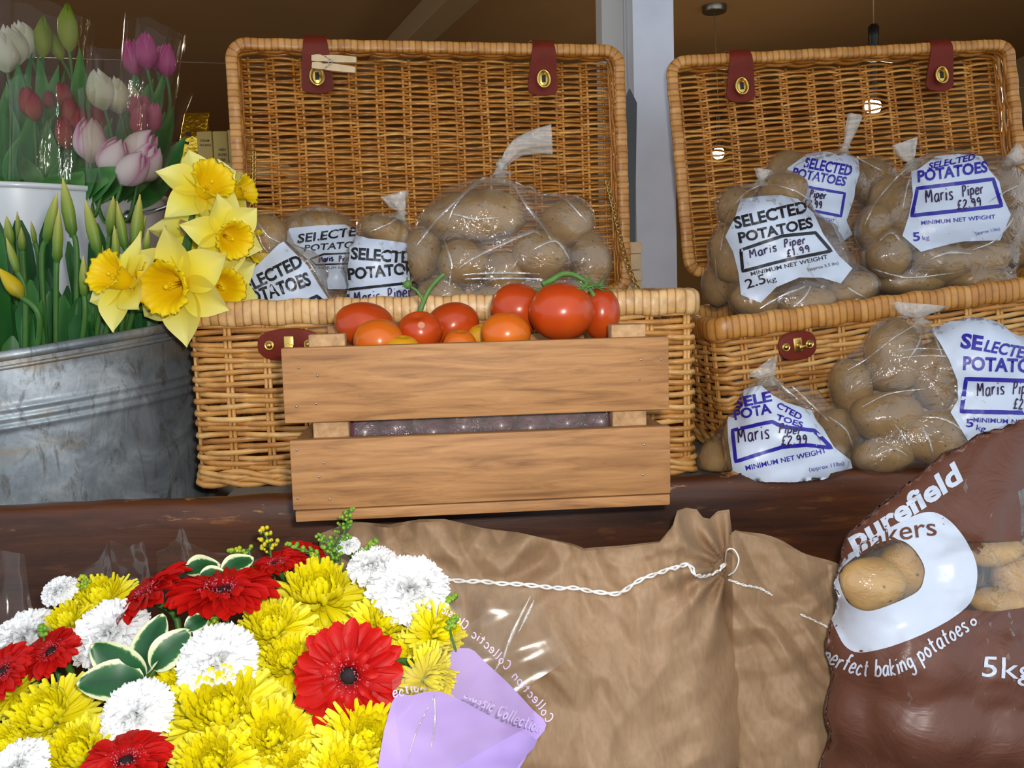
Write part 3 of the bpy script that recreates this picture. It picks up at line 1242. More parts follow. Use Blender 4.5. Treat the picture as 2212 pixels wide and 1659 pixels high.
# right hamper, tipped up at its far end
h2A, h2B = at(1563, 690, 1.25), at(2212, 604, 1.30)
e2 = (h2B - h2A).normalized()
u2 = (UP - e2 * UP.dot(e2)).normalized()
H2 = .192
M2 = basis(h2A - u2 * H2 - e2 * .012, e2, u2)
lm2, lw2, lh2 = lid_frame((1457, 148), (2172, 110), (1480, 596), (1.62, 1.68, 1.57))
G2 = []
for (gx, gy, gr, gp) in ((1552, 331, .016, .004), (1884, 231, .024, .005)):
    # slack places in the weave where the shop lamps shine through
    d_ = ray(gx, gy)
    nrm = lm2.to_3x3() @ V((0, 1, 0)); o_ = lm2 @ V((0, 0, 0))
    p_ = EYE + d_ * ((o_ - EYE).dot(nrm) / d_.dot(nrm))
    l_ = lm2.inverted() @ p_
    G2.append((l_.x - .012, l_.z - .012, gr, gp))
M_LINING = mat('dark_green_lining', (52, 60, 56), .7)
ham2, ham2body = hamper('wicker hamper open beyond the white post, the right one of two', M2, .60, .33, H2, lm2, lw2, lh2,
                        (M_WICKER, M_RIM_AMBER, M_WICKER_LID, M_RIM_AMBER), 11, (.195, .785, 12, 72), gaps=G2, lining=(H2 - .030, M_LINING))
clasp(ham2, M2 @ Matrix.Translation((.113, -.006, H2 - .050)), .028)
# dark leather end strap of the right hamper
mb = MB(); oval_prism(mb, M2 @ Matrix.Translation((-.006, .13, H2 - .075)) @ Matrix.Rotation(-PI / 2, 4, 'Z'), .018, .034, .003, 32, 2.6)
build('end_strap', mb, M_LEATHER, ham2, ang=40)
# brass chains that hold the lids
for (p0, p1, p2, p3, ys) in (((1312, 395), (1330, 470), (1352, 560), (1385, 640), (1.56, 1.54, 1.5, 1.46)),
                             ((549, 330), (548, 400), (541, 470), (536, 540), (1.47, 1.46, 1.44, 1.42))):
    mb = MB(); chain(mb, [at(*p0, ys[0]), at(*p1, ys[1]), at(*p2, ys[2]), at(*p3, ys[3])], .0085, .0012)
    build('chain', mb, M_BRASS, ham1)

# ---------------------------------------------------------------- peg, slate, pale crate end
def peg(label, pa, pb, pc, Y):
    """two wooden prongs and a wire spring: back ends apart, jaws together"""
    a_, b_, c_ = at(*pa, Y), at(*pb, Y), at(*pc, Y)
    t = thing('clothes_peg', label, 'clothes peg', (a_ + b_) / 2)
    for s_, e_ in ((a_, b_), (a_ - V((0, 0, .011)), c_)):
        d = e_ - s_
        L = d.length
        M = basis(s_, d, UP)
        mb = MB()
        vs_ = []
        sec = [(0, .006), (.008, .0075), (.014, .0075), (.018, .006), (.03, .0078), (L * .6, .008), (L, .0062)]
        for x, hgt in sec:
            vs_ += [M @ V((x, -.0045, -hgt * .5)), M @ V((x, .0045, -hgt * .5)), M @ V((x, .0045, hgt * .9)), M @ V((x, -.0045, hgt * .9))]
        fs = [[i * 4 + k, i * 4 + (k + 1) % 4, i * 4 + 4 + (k + 1) % 4, i * 4 + 4 + k] for i in range(len(sec) - 1) for k in range(4)]
        fs += [[3, 2, 1, 0], [len(vs_) - 4 + k for k in range(4)]]
        mb.add(vs_, fs); build('prong', mb, M_PALE, t, smooth=False)
    m_ = a_.lerp(b_, .42) - V((0, 0, .004))
    mb = MB()
    M = Matrix.Translation(m_)
    pts = [M @ V((.0034 * math.cos(i * .5), -.007 + .0002 * i, .0034 * math.sin(i * .5))) for i in range(64)]
    tube(mb, pts, .0006, 5)
    tube(mb, [m_ + V((0, -.006, .004)), m_ + V((-.008, -.006, .0085)), m_ + V((-.008, .006, .0085)), m_ + V((0, .006, .004))], .0006, 5)
    tube(mb, [m_ + V((0, -.006, -.004)), m_ + V((-.008, -.006, -.009)), m_ + V((-.008, .006, -.009)), m_ + V((0, .006, -.004))], .0006, 5)
    build('spring', mb, M_STEEL, t)


peg('pale wooden clothes peg clipped on the hamper lid by the leather strap', (674, 128), (770, 132), (768, 154), 1.455)

mb = MB()
outl = [(1360, 190), (1376, 222), (1373, 420), (1372, 700), (1338, 700), (1340, 330), (1347, 220)]
va = [at(x, y, 1.74) for x, y in outl]
n = len(va)
mb.add(va + [p + V((0.004, .03, 0)) for p in va], [list(range(n)), list(range(n, 2 * n))[::-1]] + [[i, i + n, (i + 1) % n + n, (i + 1) % n] for i in range(n)])
tag(build('slate_board', mb, mat('dark_slate_paint', (58, 64, 68), .5), smooth=False), 'dark grey board standing upright between the left hamper lid and the white post', 'board')

t = thing('pale_crate', 'end of a pale wooden slatted crate beside the white post, behind the lid chain', 'crate', V((at(1367, 600, 1.66).x, 1.70, ZF)))
xa, xb = at(1352, 580, 1.66).x, at(1387, 580, 1.66).x
for k, (ya, yb) in enumerate(((523, 548), (549, 583), (584, 607), (608, 640), (641, 668), (669, 702), (703, 730), (731, 762))):
    z1, z0 = at(1367, ya, 1.66).z, at(1367, yb, 1.66).z
    j = .0025 * (k % 2)
    mb = MB(); box(mb, (xa + j - .001, 1.66 - .004 * (k % 2), z0), (xb - j, 1.76, z1), bev=.0012)
    build('slat_end', mb, M_PALE, t)
zlow = z0
mb = MB(); box(mb, (xa, 1.665, ZF), (xb, 1.76, zlow)); build('corner_post', mb, M_PALE, t)

# ---------------------------------------------------------------- galvanised tub
g = NT('weathered_zinc')
v1 = g.coords((9, 9, 9)); n1 = g.noise(v1, 1.0, 6, .65, .8)
v2 = g.coords((38, 38, 14)); n2 = g.noise(v2, 1.0, 5, .7, 1.5)
col = g.ramp(n1, [(.3, (96, 104, 110)), (.5, (142, 150, 156)), (.7, (196, 204, 210))])
col = g.mix(g.map(n2, .52, .68, 0, .75), col, (84, 72, 58))
v3 = g.coords((5, 5, 20)); n3 = g.noise(v3, 1.0, 4)
col = g.mix(g.map(n3, .58, .7, 0, .55), col, (150, 120, 62))
M_ZINC = g.pbr(col, g.map(n2, .3, .7, .36, .6), .38, g.bump(n2, .15, .003), .5)
M_ENAMEL = mat('white_enamel', (240, 243, 247), .22, coat=.3)
tub_c = V((-.742, 1.318, ZT + .001))
TUBM = Matrix.Translation(tub_c)
TR_, TH = .285, ZF + .184 - ZT


def batter(mb):
    """the tub is knocked out of true: its rim stands higher on one side"""
    for i, p in enumerate(mb.v):
        k = (p.z - tub_c.z) / TH
        mb.v[i] = V((p.x + .006 * k, p.y, p.z + k * (.115 * (p.x - tub_c.x) + .05 * (p.y - tub_c.y))))
    return mb

t = thing('galvanised_tub', 'large weathered galvanised metal tub of daffodils at the left of the trough', 'tub', tub_c)
prof = [(0, .004), (TR_ - .014, .004), (TR_ - .010, .0)]
for k in range(161):
    z = TH * k / 160
    r = TR_ - .010 + .010 * k / 160
    for zc in (.69, .73, .77):
        r += .0034 * math.exp(-((k / 160 - zc) / .014) ** 2)
    prof.append((r, z))
prof += [(TR_ - .002, TH - .002), (TR_ - .006, TH - .02), (TR_ - .03, .02), (0, .016)]
mb = MB(); lathe(mb, prof, 128, M=TUBM); build('tub_wall', batter(mb), M_ZINC, t, ang=50)
mb = MB(); pts = [TUBM @ V(((TR_ + .002) * math.cos(2 * PI * k / 160), (TR_ + .002) * math.sin(2 * PI * k / 160), TH)) for k in range(160)]
tube(mb, pts, .0062, 10, closed=True, rb=.0075)
pts = [TUBM @ V(((TR_ + .0005) * math.cos(2 * PI * k / 160), (TR_ + .0005) * math.sin(2 * PI * k / 160), TH - .014)) for k in range(160)]
tube(mb, pts, .0028, 8, closed=True)
build('rolled_rim', batter(mb), M_ZINC, t)

# ---------------------------------------------------------------- white bucket behind it
wb = V((-1.02, 1.86, ZT + .001))
WH = at(20, 389, 1.60).z - ZT
WR = .285
t = thing('white_bucket', 'tall white enamel bucket holding wrapped tulips behind the metal tub', 'bucket', wb)
WM = Matrix.Translation(wb) @ Matrix.Rotation(R(1.2), 4, 'X') @ Matrix.Rotation(R(1.6), 4, 'Y')
prof = [(0, .0), (WR - .06, 0)] + [(WR - .06 + .06 * k / 12, WH * k / 12) for k in range(13)] + [(WR - .006, WH), (WR - .068, .02), (0, .02)]
mb = MB(); lathe(mb, prof, 96, M=WM); build('bucket_wall', mb, M_ENAMEL, t, ang=50)
mb = MB(); pts = [WM @ V(((WR + .001) * math.cos(2 * PI * k / 120), (WR + .001) * math.sin(2 * PI * k / 120), WH)) for k in range(120)]
tube(mb, pts, .0055, 10, closed=True); build('rim', mb, M_ENAMEL, t)
mb = MB(); lathe(mb, prof, 96, M=WM); bvw = mb.bvh()
ear = bvw.ray_cast(EYE, ray(276, 468))[0]
nrm = (ear - V((wb.x, wb.y, ear.z))).normalized()
mb = MB(); lathe(mb, [(.013, -.004), (.013, .004), (.009, .008), (.004, .010), (0, .0105)], 20, M=face_to(ear, nrm)); build('handle_boss', mb, M_STEEL, t)
e1 = at(345, 452, 1.66); e2_ = at(420, 430, 1.72)
mb = MB(); tube(mb, catmull([ear + nrm * .008, ear + nrm * .02 + V((.01, -.005, .004)), e1, e2_, at(470, 520, 1.80)], 8), .0035, 8)
build('wire_handle', mb, M_STEEL, t)

# ---------------------------------------------------------------- crate with tomatoes
CA, CB_ = at(637, 1137, .882), at(1448, 1099, .905)
zc = ZR - .0002
CA = EYE + (CA - EYE) * ((zc - 1.2) / (CA.z - 1.2)); CB_ = EYE + (CB_ - EYE) * ((zc - 1.2) / (CB_.z - 1.2))
zc += .004
CA.z = CB_.z = zc
MC = basis(CA, CB_ - CA, UP)
cw = (CB_ - CA).length
cd = .205
t = thing('wooden_crate', 'stained wooden crate of tomatoes with two wide front boards, resting on the trough edge', 'crate', MC @ V((cw / 2, cd / 2, 0)))
top = at(628, 752, CA.y).z - zc
# board heights from the picture: lower board, gap, upper board
lo_h = at(634, 952, CA.y).z - zc
up_0 = at(632, 915, CA.y).z - zc


def board(name, lo, hi, mt=M_CRATE, bow=.0):
    mb = MB()
    bm_n = 24
    x0, y0, z0 = lo; x1, y1, z1 = hi
    box(mb, lo, hi, bev=.0014, M=MC)
    return build(name, mb, mt, t, ang=30)


bt = .0135
board('base_board', (0.001, .0, 0), (cw, cd, .0115))
fl_ = board('front_board', (-.001, -.0005, .0125), (cw + .0005, bt, lo_h))
fu_ = board('front_board', (-.0045, -.0005, up_0), (cw - .0005, bt, top))
# nails
nails = [(641, 972), (700, 1000), (643, 1076), (712, 1078), (690, 1030), (1392, 960), (1388, 1025), (645, 795), (686, 811), (683, 872), (640, 878), (1385, 777), (1381, 819), (1428, 776)]
for (x, y) in nails:
    p = at(x, y, CA.y + (CB_.y - CA.y) * (x - 637) / 811)
    l_ = MC.inverted() @ p
    mb = MB(); lathe(mb, [(.0013, -.0012), (.0012, .0004), (0, .0006)], 8, M=MC @ Matrix.Translation((l_.x, -.0006, l_.z)) @ Matrix.Rotation(PI / 2, 4, 'X'))
    build('nail', mb, M_STEEL, fl_ if y > 930 else fu_)
# corner blocks
ptop = at(700, 722, CA.y + .02).z - zc
for x0 in (.021, cw - .021 - .036):
    z1 = ptop if x0 < .1 else at(1366, 700, CB_.y + .02).z - zc
    mb = MB(); box(mb, (x0, bt, .0115), (x0 + .036, bt + .022, z1), bev=.0012, M=MC); build('corner_block', mb, M_BLOCK, t)
    mb = MB(); box(mb, (x0, cd - bt - .022, .0115), (x0 + .036, cd - bt, z1 + .003), bev=.0012, M=MC); build('corner_block', mb, M_CRATE_SIDE, t)
for z0, z1 in ((.0125, lo_h), (up_0, top - .004)):
    board('back_board', (0, cd - bt, z0), (cw, cd, z1))
    for x0, x1 in ((.0, .0205), (cw - .0205, cw)):
        mb = MB(); box(mb, (x0 + .002, bt, z0), (x1 - .002, cd - bt, z1 - .002), bev=.001, M=MC); build('end_board', mb, M_CRATE_SIDE, t)

# a film pack of dark plums under the tomatoes
M_PLUM = mat('plum_skin', (112, 66, 88), .3, vary=(18, (76, 40, 62), .8), coat=.2)
for i in range(8):
    x = .066 + i * (cw - .128) / 7
    zz = .0115 + .028
    p = MC @ V((x, .057 + .004 * (i % 2), lo_h - .004 + .003 * math.sin(i * 2.2)))
    mb = MB()
    ball(mb, Matrix.Translation(p) @ Matrix.Rotation(i * 1.3, 4, 'Z') @ Matrix.Diagonal((.0245, .022, .0235, 1)), 20, 14, fn=lambda d: d * (1 - .07 * math.exp(-((d.x) / .12) ** 2) * max(0, -d.y)))
    nm = ('first', 'second', 'third', 'fourth', 'fifth', 'sixth', 'seventh', 'last')[i]
    tag(build('plum', mb, M_PLUM), 'dark red plum under film in the crate gap, %s from the left' % nm, 'plum', 'plums behind the gap of the crate')
M_PACK = film('clear_pack', .10, .5, .09, bscale=(60, 60, 60), bstr=1.0, base=.16, bdist=.016)
mb = MB()


def pack(u, v):
    ang = v * 2 * PI
    x = .060 + u * (cw - .118)
    k = .85 + .15 * math.sin(PI * min(1, max(0, (u) * 1.0))) ** .3
    bump_ = 1 + .06 * math.sin(u * 8 * 2 * PI * 7 / 8 + .4) + .05 * noise.noise(V((u * 30, v * 9, 2)))
    return MC @ V((x, .059 + (.0305 * math.copysign(abs(math.cos(ang)) ** .6, math.cos(ang))) * k * (.9 + .1 * bump_),
                   lo_h - .003 + .0275 * math.copysign(abs(math.sin(ang)) ** .6, math.sin(ang)) * k * bump_))


grid(mb, pack, 110, 28)
tag(build('plum_pack', mb, M_PACK), 'crinkled clear film pack around the dark plums inside the crate', 'packaging')
# tray the tomatoes lie on
mb = MB(); box(mb, (.062, bt + .002, lo_h + .030), (cw - .062, cd - bt - .002, lo_h + .034), M=MC)
tag(build('card_tray', mb, M_KRAFTBOX), 'thin card layer between the plums and the tomatoes in the crate', 'card')


def tomato_mat(name, a, b):
    t_ = NT(name)
    col = t_.ramp(t_.noise(t_.coords((22, 22, 22)), 1.0, 2), [(.35, a), (.7, b)])
    return t_.pbr(col, .26, 0, None, .42, coat=.08)


M_TRED = tomato_mat('tomato_red', (176, 58, 14), (194, 76, 22))
M_TORG = tomato_mat('tomato_orange', (198, 92, 18), (210, 112, 26))
M_TYEL = tomato_mat('tomato_yellow', (200, 140, 22), (214, 156, 30))
M_VINE = mat('tomato_vine', (88, 128, 56), .6, vary=(60, (62, 98, 40), .7))
M_SCAR = mat('stem_scar', (196, 130, 100), .8)


def tomato(label, px, py, rx, ry, Y, m, ang=0, axis=(0.1, -.2, 1), group='tomatoes in the wooden crate', scar=None):
    p = at(px, py, Y)
    k = Y / F
    a_, b_ = rx * k, ry * k
    t = thing('tomato', label, 'tomato', p - V((0, 0, b_)), group)
    mb = MB()

    def sh(d):
        q_ = V(d)
        dz = max(0, d.z)
        rr = math.hypot(d.x, d.y)
        q_.z -= .20 * math.exp(-(rr / .30) ** 2) * (1 if d.z > 0 else .0)
        lob = 1 + .018 * math.cos(5 * math.atan2(d.y, d.x)) * rr
        return V((q_.x * lob, q_.y * lob, q_.z))
    M = Matrix.Translation(p) @ Matrix.Rotation(R(-ang), 4, 'Y') @ Matrix.Diagonal((a_, (a_ + b_) / 2, b_, 1)) @ face_to(V((0, 0, 0)), V(axis))
    ball(mb, M, 40, 28, fn=sh)
    build('skin', mb, m, t)
    if scar:
        bv = mb.bvh()
        h, nn, *_ = bv.ray_cast(EYE, ray(*scar))
        mb = MB(); lathe(mb, [(.0042, -.0006), (.0036, .0008), (.0016, .0004), (0, .0002)], 14, M=face_to(h, nn)); build('stem_scar', mb, M_SCAR, t)
    return t, M


tomato('red tomato leftmost of the crate, beside the corner block', 788, 702, 65, 50, 1.005, M_TRED, -12, (-.5, .3, .8))
tomato('red tomato with a pale round stem scar in the middle of the crate', 906, 718, 50, 46, .965, M_TRED, 10, (.1, -.5, .8), scar=(910, 702))
tomato('red tomato just right of the upright vine stalk', 976, 704, 60, 50, 1.01, M_TRED, 22, (.4, .5, .7))
tomato('red tomato behind and left of the biggest one, partly hidden', 1118, 668, 60, 56, 1.015, M_TRED, -15, (.2, .5, .8))
tbig, MBG = tomato('biggest red tomato with a bright highlight, at the front of the vine cluster', 1212, 673, 71, 63, .965, M_TRED, 0, (.35, .3, .9))
tomato('red tomato at the right end, half behind the biggest one', 1296, 676, 43, 58, 1.0, M_TRED, 0, (-.1, .2, 1))
tomato('orange tomato in front of the leftmost red one', 817, 738, 54, 50, .935, M_TORG, 8, (0, .3, 1))
tomato('yellow orange tomato peeping over the front board left of centre', 868, 762, 42, 40, .925, M_TYEL)
tomato('small orange tomato peeping over the front board near the crate middle', 993, 752, 38, 42, .93, M_TORG)
tomato('yellow tomato sliver between two orange tomatoes', 1040, 735, 34, 36, .99, M_TYEL)
tomato('orange tomato in front of the vine cluster', 1092, 722, 54, 48, .94, M_TORG, 0, (0, .4, 1))


def vine(pts, Y, r0_, r1_, mb):
    P = catmull([at(x, y, yy) for (x, y), yy in zip(pts, Y)], 8)
    n = len(P)
    tube(mb, P, [r0_ + (r1_ - r0_) * i / (n - 1) for i in range(n)], 8)


def calyx(mb, p, nrm, L, n=5, seed=1):
    rg = random.Random(seed)
    for k in range(n):
        an = 2 * PI * k / n + rg.random() * .5
        M = face_to(p, nrm, an)
        Lk = L * rg.uniform(.8, 1.2)
        path = [M @ V((Lk * s, 0, L * (.10 + .5 * s * s * rg.uniform(.3, 1)))) for s in (0, .3, .6, 1)]
        side = (M.to_3x3() @ V((0, 1, 0))).normalized()
        ribbon(mb, path, side, lambda u: .0022 * (1 - u * .85), .0008)


t = thing('tomato_vine', 'green vine stalk with a dried bud standing up between the red tomatoes', 'vine', at(905, 690, .99))
mb = MB(); vine([(903, 690), (912, 660), (925, 630), (944, 606), (960, 592)], (.985, .985, .985, .985, .985), .0030, .0024, mb)
vine([(916, 650), (900, 628), (884, 618)], (.985, .985, .985), .0018, .0014, mb); build('stalk', mb, M_VINE, t)
mb = MB(); ball(mb, Matrix.Translation(at(881, 615, .985)) @ Matrix.Scale(.005, 4), 10, 8); calyx(mb, at(881, 615, .985), V((-.4, -.6, .6)), .008, 6)
build('bud', mb, M_VINE, t)
t = thing('tomato_vine', 'green arched vine with curling sepals over the cluster of three red tomatoes', 'vine', at(1230, 610, .99))
mb = MB(); vine([(1172, 614), (1190, 606), (1215, 592), (1240, 594), (1264, 608), (1276, 628), (1284, 640)], (.97, .975, .98, .985, .985, .985, .985), .0032, .0028, mb)
vine([(1196, 604), (1184, 618), (1180, 632)], (.975, .985, 1.0), .0026, .0022, mb)
build('stalk', mb, M_VINE, t)
for (x_, y_, Y_), n_, L_, k_, s_ in (((1288, 622, .985), V((.3, -.5, .8)), .017, 6, 3), ((1262, 622, .96), V((.2, -.6, .7)), .014, 5, 5), ((1178, 625, .99), V((-.3, -.3, .9)), .013, 5, 8)):
    mb = MB(); calyx(mb, at(x_, y_, Y_), n_, L_, k_, s_); build('sepals', mb, M_VINE, t)

# ---------------------------------------------------------------- bench in front (below the picture) and paper sacks
ZB = .685
mb = MB(); box(mb, (-1.0, .36, ZB - .04), (1.2, .97, ZB), bev=.004)
t = thing('low_bench', 'dark wooden bench below the trough, carrying sacks and bouquets', 'bench', V((.1, .66, 0)))
build('bench_top', mb, M_TROUGH, t)
for x in (-.9, 1.02):
    for y in (.42, .84):
        mb = MB(); box(mb, (x, y, 0), (x + .07, y + .07, ZB - .04)); build('leg', mb, M_TROUGH, t)

kp = NT('kraft_paper')
n1 = kp.noise(kp.coords((6, 6, 6)), 1.0, 4)
n2 = kp.noise(kp.coords((260, 260, 60)), 1.0, 2)
col = kp.ramp(n1, [(.3, (148, 118, 88)), (.7, (170, 138, 106))])
M_KRAFT = kp.pbr(kp.mix(kp.map(n2, .4, .7, 0, .25), col, (120, 90, 62)), .62, 0, kp.bump(n2, .08, .001), .4)
M_STRING = mat('white_cotton', (232, 230, 226), .8)
FOLDS = []
_fr = random.Random(21)
for k in range(16):
    an = _fr.uniform(0, PI)
    FOLDS.append((math.cos(an), math.sin(an), _fr.uniform(.03, .10), _fr.random(), _fr.uniform(.5, 1)))


def crumple(x, z, seed=0.0):
    """faceted folds of stiff paper"""
    wx = x + .02 * noise.noise(V((x * 12, z * 12, 1 + seed)))
    wz = z + .02 * noise.noise(V((x * 12, z * 12, 5 + seed)))
    h = 0
    for i, (cx, cz, L, o_, a_) in enumerate(FOLDS):
        u = (wx * cx + wz * cz) / L + o_ + seed
        fr_ = abs((u % 1.0) - .5) * 2
        m = noise.noise(V((x * 7 + i * 3.1, z * 7, seed + i))) + .15
        if m > 0:
            h += a_ * L * fr_ * m
    return h


def sack(label, name, topl, left, right, Yf, Yb, amp, seed, gather=None, nu=190, nv=130):
    """a paper sack standing on the bench: front sheet, back sheet, crumpled mouth"""
    zb = ZB
    t = thing(name, label, 'sack', V((at((topl[0][0] + topl[-1][0]) / 2, 1500, Yf(.5, .8)).x, Yf(.5, .5) + .05, zb)))
    tp = topl

    def topy(x):
        for (x0, y0), (x1, y1) in zip(tp, tp[1:]):
            if x0 <= x <= x1:
                return y0 + (y1 - y0) * (x - x0) / (x1 - x0)
        return tp[0][1] if x < tp[0][0] else tp[-1][1]
    out = {}
    pyb = 1900.0
    for side in (0, 1):
        def fn(u, v):
            pt = tp[0][0] + (tp[-1][0] - tp[0][0]) * u
            y0 = topy(pt)
            py = y0 + (pyb - y0) * v
            kx = (py - y0) / (pyb - y0)
            px = pt + (left(py) - tp[0][0]) * (1 - u) * min(1, kx * 3) + (right(py) - tp[-1][0]) * u * min(1, kx * 3)
            if side:
                py -= 16 * max(0, 1 - v * 5) * (.3 + .8 * noise.noise(V((u * 3.2, 3, seed))))
            edge = min(1.0, min(u, 1 - u) * 7)
            Y = Yf(u, v) if side == 0 else Yb(u, v)
            Ym = (Yf(u, v) + Yb(u, v)) / 2
            Y = Ym + (Y - Ym) * math.sqrt(max(0.0, 1 - (1 - edge) ** 2))
            p = at(px, py, Y)
            sc = amp * (.6 + .9 * max(0, 1 - v * 1.6)) * (1 if side == 0 else .6)
            Y2 = Y - sc * crumple(p.x, p.z, seed) * (1 if edge >= 1 else edge)
            if gather and side == 0:
                gx, gy, gr = gather
                dd = math.hypot(px - gx, (py - gy) * .6)
                if dd < gr * 3:
                    an = math.atan2(py - gy, px - gx)
                    Y2 -= .010 * math.exp(-(dd / gr - .6) ** 2) * math.sin(an * 11 + 2 * noise.noise(V((an * 2, 1, seed))))
            return at(px, py, Y2)
        mb = MB()
        grid(mb, fn, nu, nv, flip=bool(side))
        for i, p in enumerate(mb.v):
            if p.z < zb + .001:
                d = p - EYE
                mb.v[i] = V((p.x, p.y, zb + .001))
        out[side] = mb
    f = build('front_sheet', out[0], M_KRAFT, t)
    build('back_sheet', out[1], M_KRAFT, t)
    return t, out[0].bvh()


def lerp_y(pts):
    def f(y):
        if y <= pts[0][1]:
            return pts[0][0]
        for (x0, y0), (x1, y1) in zip(pts, pts[1:]):
            if y0 <= y <= y1:
                return x0 + (x1 - x0) * (y - y0) / (y1 - y0)
        return pts[-1][0]
    return f


top1 = [(690, 1158), (760, 1132), (840, 1140), (905, 1128), (960, 1126), (1040, 1142), (1120, 1150), (1180, 1164), (1240, 1180), (1262, 1190), (1340, 1184), (1425, 1172), (1452, 1140), (1462, 1106), (1482, 1100), (1505, 1104), (1518, 1122), (1533, 1126), (1550, 1110), (1578, 1108), (1580, 1150)]
s1, bs1 = sack('wide crumpled brown paper sack sewn with thick white string across its top', 'paper_sack', top1,
               lerp_y([(690, 1158), (690, 1400), (680, 1700), (680, 1900)]), lerp_y([(1580, 1150), (1576, 1215), (1592, 1300), (1625, 1450), (1640, 1560), (1640, 1900)]),
               lambda u, v: .945 - .115 * min(1, v * 1.5) ** .8 * (math.sin(PI * min(1, max(0, u))) ** .4), lambda u, v: .965 + .01 * v, .36, 0.0, gather=(1572, 1225, 60))
top2 = [(1540, 1180), (1588, 1148), (1640, 1160), (1700, 1182), (1760, 1205), (1812, 1228), (1840, 1250)]
s2, bs2 = sack('narrower brown paper sack with fine stitching, between the wide sack and the brown potato bag', 'paper_sack', top2,
               lerp_y([(1540, 1180), (1540, 1900)]), lerp_y([(1840, 1250), (1850, 1400), (1850, 1900)]),
               lambda u, v: .965 - .075 * min(1, v * 1.6) ** .8 * (math.sin(PI * min(1, max(0, u))) ** .4), lambda u, v: .98 + .006 * v, .30, 3.3)


def stitch(parent, pts, bv, r, name, ctr):
    P = catmull([V((x, y, 0)) for x, y in pts], 14)
    pp = [cast(bv, p.x, p.y, ctr, .004) for p in P]
    pp = [p for p in pp if p]
    mb = MB()
    n = len(pp)
    # two plaited strands
    Q = []
    acc = 0.0
    for i, p in enumerate(pp):
        if i:
            acc += (p - pp[i - 1]).length
        Q.append((p, acc))
    fine = []
    for (p, a_), (q_, b_) in zip(Q, Q[1:]):
        k = max(1, int((b_ - a_) / (r * .9)))
        fine += [(p.lerp(q_, j / k), a_ + (b_ - a_) * j / k) for j in range(k)]
    fr = frames_of([p for p, _ in fine])
    for ph in (0, PI):
        pts3 = [p + A_ * (r * .75 * math.sin(a_ / (r * 2.4) + ph)) + B_ * (r * .4 * math.cos(2 * a_ / (r * 2.4))) for (p, A_, B_), (_, a_) in zip(fr, fine)]
        tube(mb, pts3, r * .62, 5)
    return build(name, mb, M_STRING, parent)


stitch(s1, [(880, 1262), (955, 1255), (1010, 1256), (1120, 1264), (1240, 1272), (1300, 1282), (1332, 1284), (1355, 1272), (1380, 1256), (1430, 1237), (1475, 1222), (1490, 1225), (1503, 1240), (1522, 1243), (1550, 1230), (1564, 1216)], bs1, .0021, 'white_string', (1200, 1400))
p0 = cast(bs1, 1563, 1220, (1200, 1400), .004)
mb = MB(); tube(mb, catmull([p0, at(1570, 1190, .88), at(1585, 1187, .875), at(1596, 1208, .87), at(1588, 1232, .875), at(1574, 1243, .885)], 8), .0008, 6)
build('string_loop', mb, M_STRING, s1)
stitch(s2, [(1577, 1253), (1600, 1263), (1640, 1272), (1668, 1287)], bs2, .0011, 'white_string', (1690, 1400))
stitch(s2, [(1728, 1328), (1760, 1342), (1800, 1362)], bs2, .0010, 'white_string', (1690, 1400))

# ================================================================ potatoes in clear bags
def potato_mat(name, a, b, c):
    t_ = NT(name)
    v_ = t_.coords((14, 14, 14))
    n1 = t_.noise(v_, 1.0, 4, .6)
    col = t_.ramp(n1, [(.3, a), (.55, b), (.75, c)])
    n2 = t_.noise(t_.coords((90, 90, 90)), 1.0, 3)
    col = t_.mix(t_.map(n2, .58, .72, 0, .55), col, a)
    vo = t_.n('ShaderNodeTexVoronoi'); vo.inputs['Scale'].default_value = 75
    t_.l(t_.coords(), vo.inputs['Vector'])
    sp = t_.map(vo.outputs['Distance'], .08, .16, .8, 0)
    col = t_.mix(sp, col, (70, 46, 26))
    return t_.pbr(col, .62, 0, t_.bump(n2, .25, .002), .35)


M_POT = potato_mat('earthy_potato', (116, 86, 44), (156, 120, 66), (182, 146, 88))
M_POTPALE = potato_mat('washed_potato', (170, 126, 66), (200, 158, 88), (216, 178, 108))
M_FILM = film('clear_polythene', .055, .55, .06, bscale=(30, 30, 30), bstr=.7, base=.065, bdist=.007)
M_FILMK = film('crinkled_polythene', .26, .5, .16, bscale=(90, 90, 90), bstr=1.0, base=.10, bdist=.006)
M_LABELW = mat('white_print', (200, 210, 228), .36, spec=.5, bump=(34, .25, .004))
M_BLUEI = mat('blue_print', (42, 34, 150), .4)
M_BLACKI = mat('black_print', (26, 26, 34), .4)
M_PEN = mat('marker_pen', (44, 24, 70), .5)


def potato_shape(seed):
    rg = random.Random(seed)
    o_ = V((rg.uniform(-9, 9), rg.uniform(-9, 9), rg.uniform(-9, 9)))

    def f(d):
        n = noise.noise(d * 1.1 + o_) * .13 + noise.noise(d * 2.6 + o_) * .045
        return d * (1 + n)
    return f


GROUPS = {}
ENT = []


def pot_frame(px, py, Y, a_, b_, ang):
    k = Y / F
    M = Matrix.Translation(at(px, py, Y)) @ Matrix.Rotation(-R(ang), 4, 'Y')
    return M @ Matrix.Diagonal((a_ * k, (a_ + b_) * .46 * k, b_ * k, 1))


